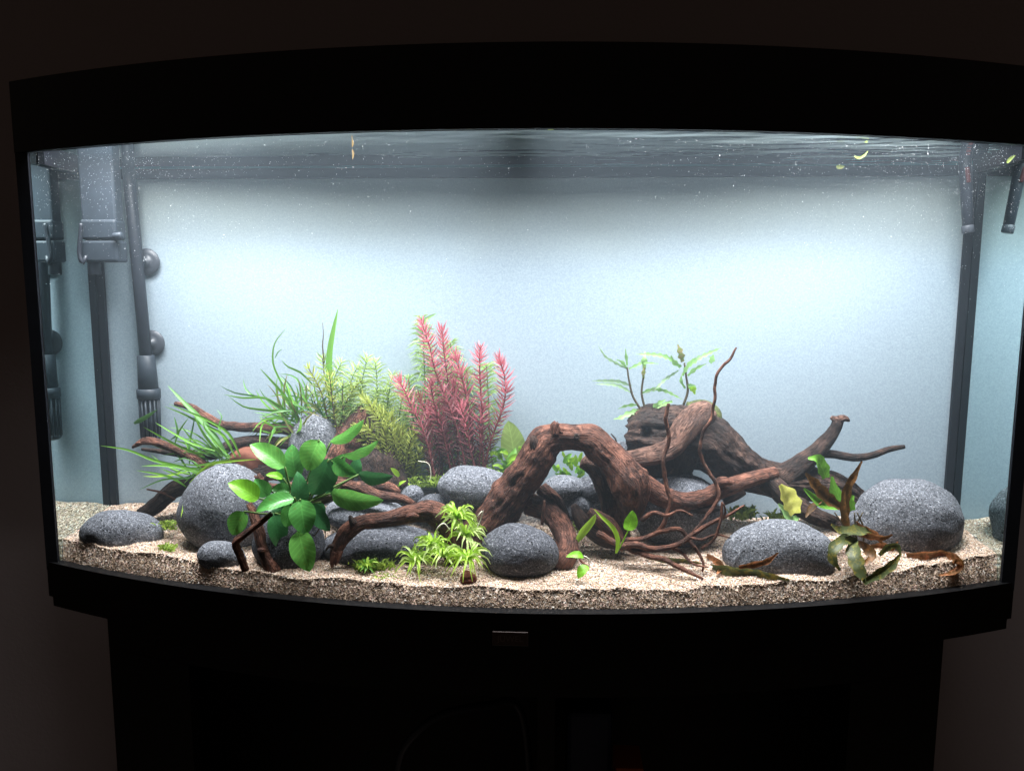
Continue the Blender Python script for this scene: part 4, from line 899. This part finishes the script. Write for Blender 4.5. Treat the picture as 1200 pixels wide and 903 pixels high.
# notched-leaf plant on top of the trunk
hp = empty('notched_leaf_plant', at(760, 482, .07)); tag(hp, 'light green plant with notched leaves growing on top of the trunk', 'plant')
for P_ in ([(754, 484, .07, 1.5), (742, 465, .07, 1.4), (737, 445, .07, 1.2), (735, 430, .07, 1)], [(756, 480, .07, 1.5), (752, 462, .07, 1.4), (753, 448, .07, 1.2), (756, 430, .07, .9)], [(801, 474, .072, 1.6), (806, 458, .072, 1.5), (804, 440, .072, 1.3), (802, 425, .072, 1)]):
    tube('stem', P_, M['dark_stem'], hp, 7, .1, 3)
HL = [('hygro_pale', 5, [(735, 432), (720, 424), (710, 418), (701, 405)]), ('hygro', 5, [(735, 432), (729, 424), (722, 421)]), ('hygro', 5, [(735, 428), (734, 418), (733, 408)]), ('hygro_pale', 6, [(740, 452), (725, 447), (710, 446), (694, 446)]),
 ('hygro_pale', 5, [(740, 460), (725, 452), (710, 450), (698, 450)]), ('hygro', 5, [(737, 432), (748, 427), (755, 425), (772, 426)]), ('hygro', 9, [(755, 432), (755, 422), (756, 412)]), ('hygro_tan', 6, [(754, 444), (754, 436), (755, 428)]),
 ('hygro', 7, [(793, 425), (780, 418), (762, 415), (745, 415)]), ('hygro_tan', 10, [(800, 424), (797, 412), (794, 403)]), ('hygro', 7, [(803, 432), (815, 422), (830, 414), (846, 407)]), ('hygro', 6, [(806, 440), (815, 432), (828, 426)]), ('hygro', 10, [(832, 425), (835, 420), (836, 415)]),
 ('hygro', 8, [(798, 430), (790, 424), (786, 416)]), ('hygro_pale', 5, [(795, 434), (780, 444), (768, 455), (752, 462)]), ('hygro', 6, [(752, 460), (765, 456), (780, 458), (800, 468)]), ('hygro', 9, [(752, 480), (738, 484), (728, 489), (719, 491)]), ('hygro', 5, [(748, 474), (735, 475), (724, 479)]),
 ('hygro', 8, [(765, 482), (770, 474), (780, 468)]), ('hygro', 9, [(806, 452), (811, 452), (815, 462)]), ('strap_lime', 9, [(808, 456), (812, 455), (814, 462)]), ('hygro', 5, [(803, 455), (798, 446), (800, 436)]), ('hygro', 6, [(800, 440), (806, 428), (812, 420)]), ('hygro', 6, [(788, 470), (782, 472), (770, 478)]), ('hygro_pale', 4, [(800, 438), (815, 420), (828, 416)])]
for i, (mt, wd, pts) in enumerate(HL):
    P_ = [(p[0], p[1], .07-.012*R0.random()*j) for j, p in enumerate(pts)]; P_[0] = (*P_[0], wd)
    ln = sum(math.dist(pts[j], pts[j+1]) for j in range(len(pts)-1))
    strap('leaf', P_, M[mt], hp, R0.uniform(-.4, .4), .15, 3, max(2, int(ln/7)), .55)

# seedlings near the arch
s1 = empty('seedling', at(735, 640, -.06)); tag(s1, 'seedling with one pointed bright leaf on a thin stalk, right of the arch', 'seedling')
blade('leaf', (736, 622, -.066), (742, 599, -.07), 17, M['anubias_lime'], s1, .12, .3)
tube('stalk', [(724, 645, -.06, 1), (730, 634, -.064, 1), (736, 622, -.066, .9)], M['strap_lime'], s1, 6, 0, 3)
strap('leaf', [(722, 648, -.058, 6), (724, 632, -.06), (718, 618, -.064), (706, 606, -.066), (696, 596, -.066)], M['strap_lime'], s1, .3)
s2 = empty('seedling', at(678, 640, -.03)); tag(s2, 'curled bright strap leaf among the roots of the arch', 'seedling')
strap('leaf', [(676, 634, -.035, 10), (684, 622, -.038), (694, 610, -.04), (698, 602, -.04)], M['strap_lime'], s2, .2)
s3 = empty('seedling', at(680, 680, -.085)); tag(s3, 'tiny two-leaved seedling on the gravel right of the dark oval stone', 'seedling')
blade('leaf', (688, 662, -.085), (677, 676, -.095), 13, M['anubias_lime'], s3, .25, .4); blade('leaf', (684, 652, -.082), (665, 650, -.09), 10, M['anubias_lime'], s3, .3, .6)
tube('stalk', [(690, 668, -.08, .8), (690, 655, -.082, .8), (684, 651, -.082, .7)], M['white_root'], s3, 5, 0, 3)

# wilting plant on the right
wp = empty('wilting_plant', at(985, 640, .0)); tag(wp, 'wilting plant with green, yellow and brown leaves between the two pale stones', 'plant')
def leafc(pts, wd, mt, roll=0.0, lobes=0, twist=0.0, fold=.25, parent=wp):
    P_ = [tuple(p) for p in pts]; P_[0] = (*P_[0], wd*1.1)
    return strap('leaf', P_, M[mt], parent, roll, fold, 3.5, lobes, .25, twist, lambda t: max(.06, math.sin(math.pi*min(.97, .12+t*.88))**.7))
leafc([(968, 560, .02), (964, 548, .016), (958, 538, .012), (947, 537, .012)], 15, 'green_dead', .2, 3, .4)
leafc([(992, 602, .01), (985, 588, .008), (978, 572, .006), (975, 558, .006)], 14, 'green_dead', -.3, 3)
leafc([(985, 594, .004), (968, 592, .0), (955, 584, -.004), (942, 572, -.006)], 11, 'green_dead', .3, 2)
leafc([(999, 598, .0), (996, 588, -.002), (1000, 580, -.002)], 11, 'green_dead', .1, 2)
leafc([(985, 594, -.004), (968, 582, -.008), (955, 567, -.01), (944, 554, -.01)], 15, 'brown', .25, 4)
leafc([(932, 602, -.005), (928, 590, -.01), (922, 578, -.012), (914, 568, -.012)], 22, 'yellow', .2, 3)
leafc([(992, 618, -.01), (990, 595, -.014), (993, 572, -.016), (1002, 555, -.016), (1010, 540, -.016)], 11, 'brown', .3, 4)
leafc([(995, 625, -.02), (990, 605, -.022), (988, 590, -.022), (990, 575, -.022)], 9, 'brown', -.2, 3)
leafc([(1020, 622, -.02), (1000, 622, -.03), (985, 622, -.036), (974, 614, -.036)], 15, 'olive_dead', .6, 3)
leafc([(1004, 634, -.03), (990, 632, -.045), (978, 642, -.056), (976, 655, -.06), (985, 668, -.062)], 14, 'olive_dead', .2, 4)
leafc([(1000, 632, -.03), (1000, 645, -.052), (1005, 662, -.066), (1014, 683, -.075)], 18, 'olive_dead', .1, 4)
leafc([(1012, 682, -.075), (1030, 672, -.066), (1045, 662, -.058), (1056, 648, -.052)], 12, 'olive_dead', .3, 3)
leafc([(1030, 650, -.03), (1042, 640, -.034), (1052, 640, -.036), (1056, 652, -.04)], 8, 'olive_dead', .4, 3)
leafc([(1002, 612, -.01), (1012, 620, -.016), (1025, 626, -.022), (1034, 636, -.026)], 12, 'rust', .5, 3)
leafc([(1020, 640, -.02), (1035, 638, -.024), (1045, 642, -.03), (1052, 634, -.03)], 9, 'rust', .6, 3)
leafc([(1004, 636, -.02), (1014, 640, -.03), (1022, 652, -.04), (1010, 662, -.045)], 12, 'brown', .2, 2)
leafc([(935, 605, .02), (928, 608, .01), (918, 596, .01), (912, 590, .01)], 10, 'hygro', .2, 2)
leafc([(1006, 626, -.02), (1022, 628, -.03), (1036, 630, -.034), (1046, 626, -.034)], 9, 'rust', .5, 3)
leafc([(962, 586, .0), (952, 594, -.004), (944, 606, -.01)], 8, 'brown', .3, 2)
tube('crown', [(992, 632, -.01, 5), (992, 618, -.01, 4), (990, 606, -.008, 2.5)], M['dark_stem'], wp, 9, .3, 4, seed=70)
for i in range(5):
    x = 984+i*7; tube('stalk', [(x, 636, -.012, 1.3), (x+R0.uniform(-5, 5), 618, -.012, 1.2), (x+R0.uniform(-8, 8), 600, -.01, .8)], M['dark_stem'], wp, 5, .1, 4)
def fallen(label, pts, wd, mt, roll=.6, lobes=3, lie=True):
    if lie: pts = [(p[0], p[1], on_ground(p[0], p[1], .003+.004*(i % 2))) for i, p in enumerate(pts)]
    e = leafc(pts, wd, mt, roll, lobes, 0, .3, None); e.name = 'fallen_leaf'; return tag(e, label, 'leaf', 'dead leaves lying on the gravel')
fallen('olive crinkled dead leaf flat on the gravel before the flat pale stone', [(834, 664, -.082), (855, 668, -.09), (885, 672, -.096), (925, 679, -.1)], 15, 'olive_dead', .5, 5)
fallen('narrow brown leaf leaning on the front of the flat pale stone', [(866, 664, -.076), (884, 661, -.072), (899, 657, -.070), (912, 647, -.068)], 8, 'rust', .4, 3, False)
fallen('long rust-brown leaf curling on the gravel below the far right stone', [(1062, 650, -.02), (1085, 650, -.026), (1105, 649, -.03), (1120, 654, -.036), (1126, 663, -.05), (1116, 671, -.06), (1100, 674, -.066)], 12, 'rust', .5, 5)
fallen('yellowish brown leaf strip under the low twigs right of the arch', [(757, 652, -.062), (775, 655, -.07), (800, 657, -.07), (825, 660, -.07)], 8, 'olive_dead', .5, 3)
fallen('small rust leaf on the gravel under the twig ends', [(828, 650, -.04), (838, 656, -.048), (846, 664, -.055), (840, 672, -.06)], 9, 'rust', .4, 2)

# ------------------------------------------------------------------ water: body, surface, specks and floating scraps
def water_body():
    n = 40; prof = [(x, bow(x)+.0092) for x in [-(XI-.001)+2*(XI-.001)*i/n for i in range(n+1)]]
    prof = [(x, max(y, -9)) for x, y in prof]+[(XI-.001, YB+.0005), (-XI+.001, YB+.0005)]
    return prism('water', prof, .055, ZW-.0004, M['water'], None)
if WATER_DENSITY > 0: tag(water_body(), 'slightly cloudy water filling the aquarium', 'water', kind='stuff')
n = 60; prof = [(x, bow(x)+.0092) for x in [-(XI-.0005)+2*(XI-.0005)*i/n for i in range(n+1)]]+[(XI-.0005, YB+.001), (-XI+.0005, YB+.001)]
tag(mesh('water_surface', [(x, y, ZW) for x, y in prof], [tuple(range(len(prof)))], M['water_top'], None, False), kind='structure')
rb = random.Random(11); bv = []; bf = []
for i in range(5200):
    u = rb.random()
    px = rb.choice((rb.uniform(40, 1195), 40+abs(rb.gauss(0, 170)), 1195-abs(rb.gauss(0, 190)))); py = 163+abs(rb.gauss(0, 75))
    d = bow(at(px, py, -.06).x)+.012+.03*rb.random()**2; p = at(px, py, d)
    if abs(p.x) > XI-.004 or p.z > ZW-.001: continue
    d = bow(p.x)+.0115+.03*rb.random()**2; p = at(px, py, d)
    if d > YB-.03: continue
    r = (.00012+.00020*rb.random()**2)*(1.8 if rb.random() < .03 else 1); o = len(bv)
    bv += [p+Vector(q)*r for q in ((1,0,0),(-1,0,0),(0,1,0),(0,-1,0),(0,0,1),(0,0,-1))]
    bf += [tuple(o+j for j in q) for q in ((0,2,4),(2,1,4),(1,3,4),(3,0,4),(2,0,5),(1,2,5),(3,1,5),(0,3,5))]
tag(mesh('floating_specks', bv, bf, M['bubble']), 'tiny white specks drifting in the upper water behind the front glass', 'specks', kind='stuff')
def scrap(px, py, d, pts, wd, mt, label):
    P_ = [(px+a_, py+b_, d) for a_, b_ in pts]; P_[0] = (*P_[0], wd)
    o = strap('floating_leaf_scrap', P_, M[mt], None, .2, .2, 2); return tag(o, label, 'leaf scrap', 'leaf scraps floating under the surface')
scrap(413, 181, -.02, [(0, -6), (1, 0), (0, 6)], 2.6, 'scrap_tan', 'tan floating leaf scrap under the surface, left of the middle')
scrap(550, 158, -.06, [(-2, 2), (-2, -2), (2, -2), (2, 2), (-1, 3)], 2, 'scrap', 'tiny ring-shaped yellow scrap just under the hood, left of the middle')
scrap(645, 154, -.06, [(-5, 1), (0, -1), (6, 0)], 4, 'scrap', 'green leaf scrap at the surface just right of the middle')
scrap(1008, 182, -.01, [(-7, 1), (-1, 3), (5, 0), (9, -5)], 3, 'scrap', 'pale curved leaf scrap under the rippled surface on the right')
scrap(985, 195, .02, [(-5, 0), (0, 1), (5, 0)], 5, 'olive_dead', 'olive leaf scrap before the rear frame on the right')
scrap(863, 163, -.04, [(-2, 0), (2, 0)], 3, 'scrap', 'tiny yellow scrap at the surface right of the middle')
scrap(1184, 186, .02, [(-4, 5), (0, 0), (6, -4)], 4, 'scrap', 'green leaf clump floating in the far right corner')
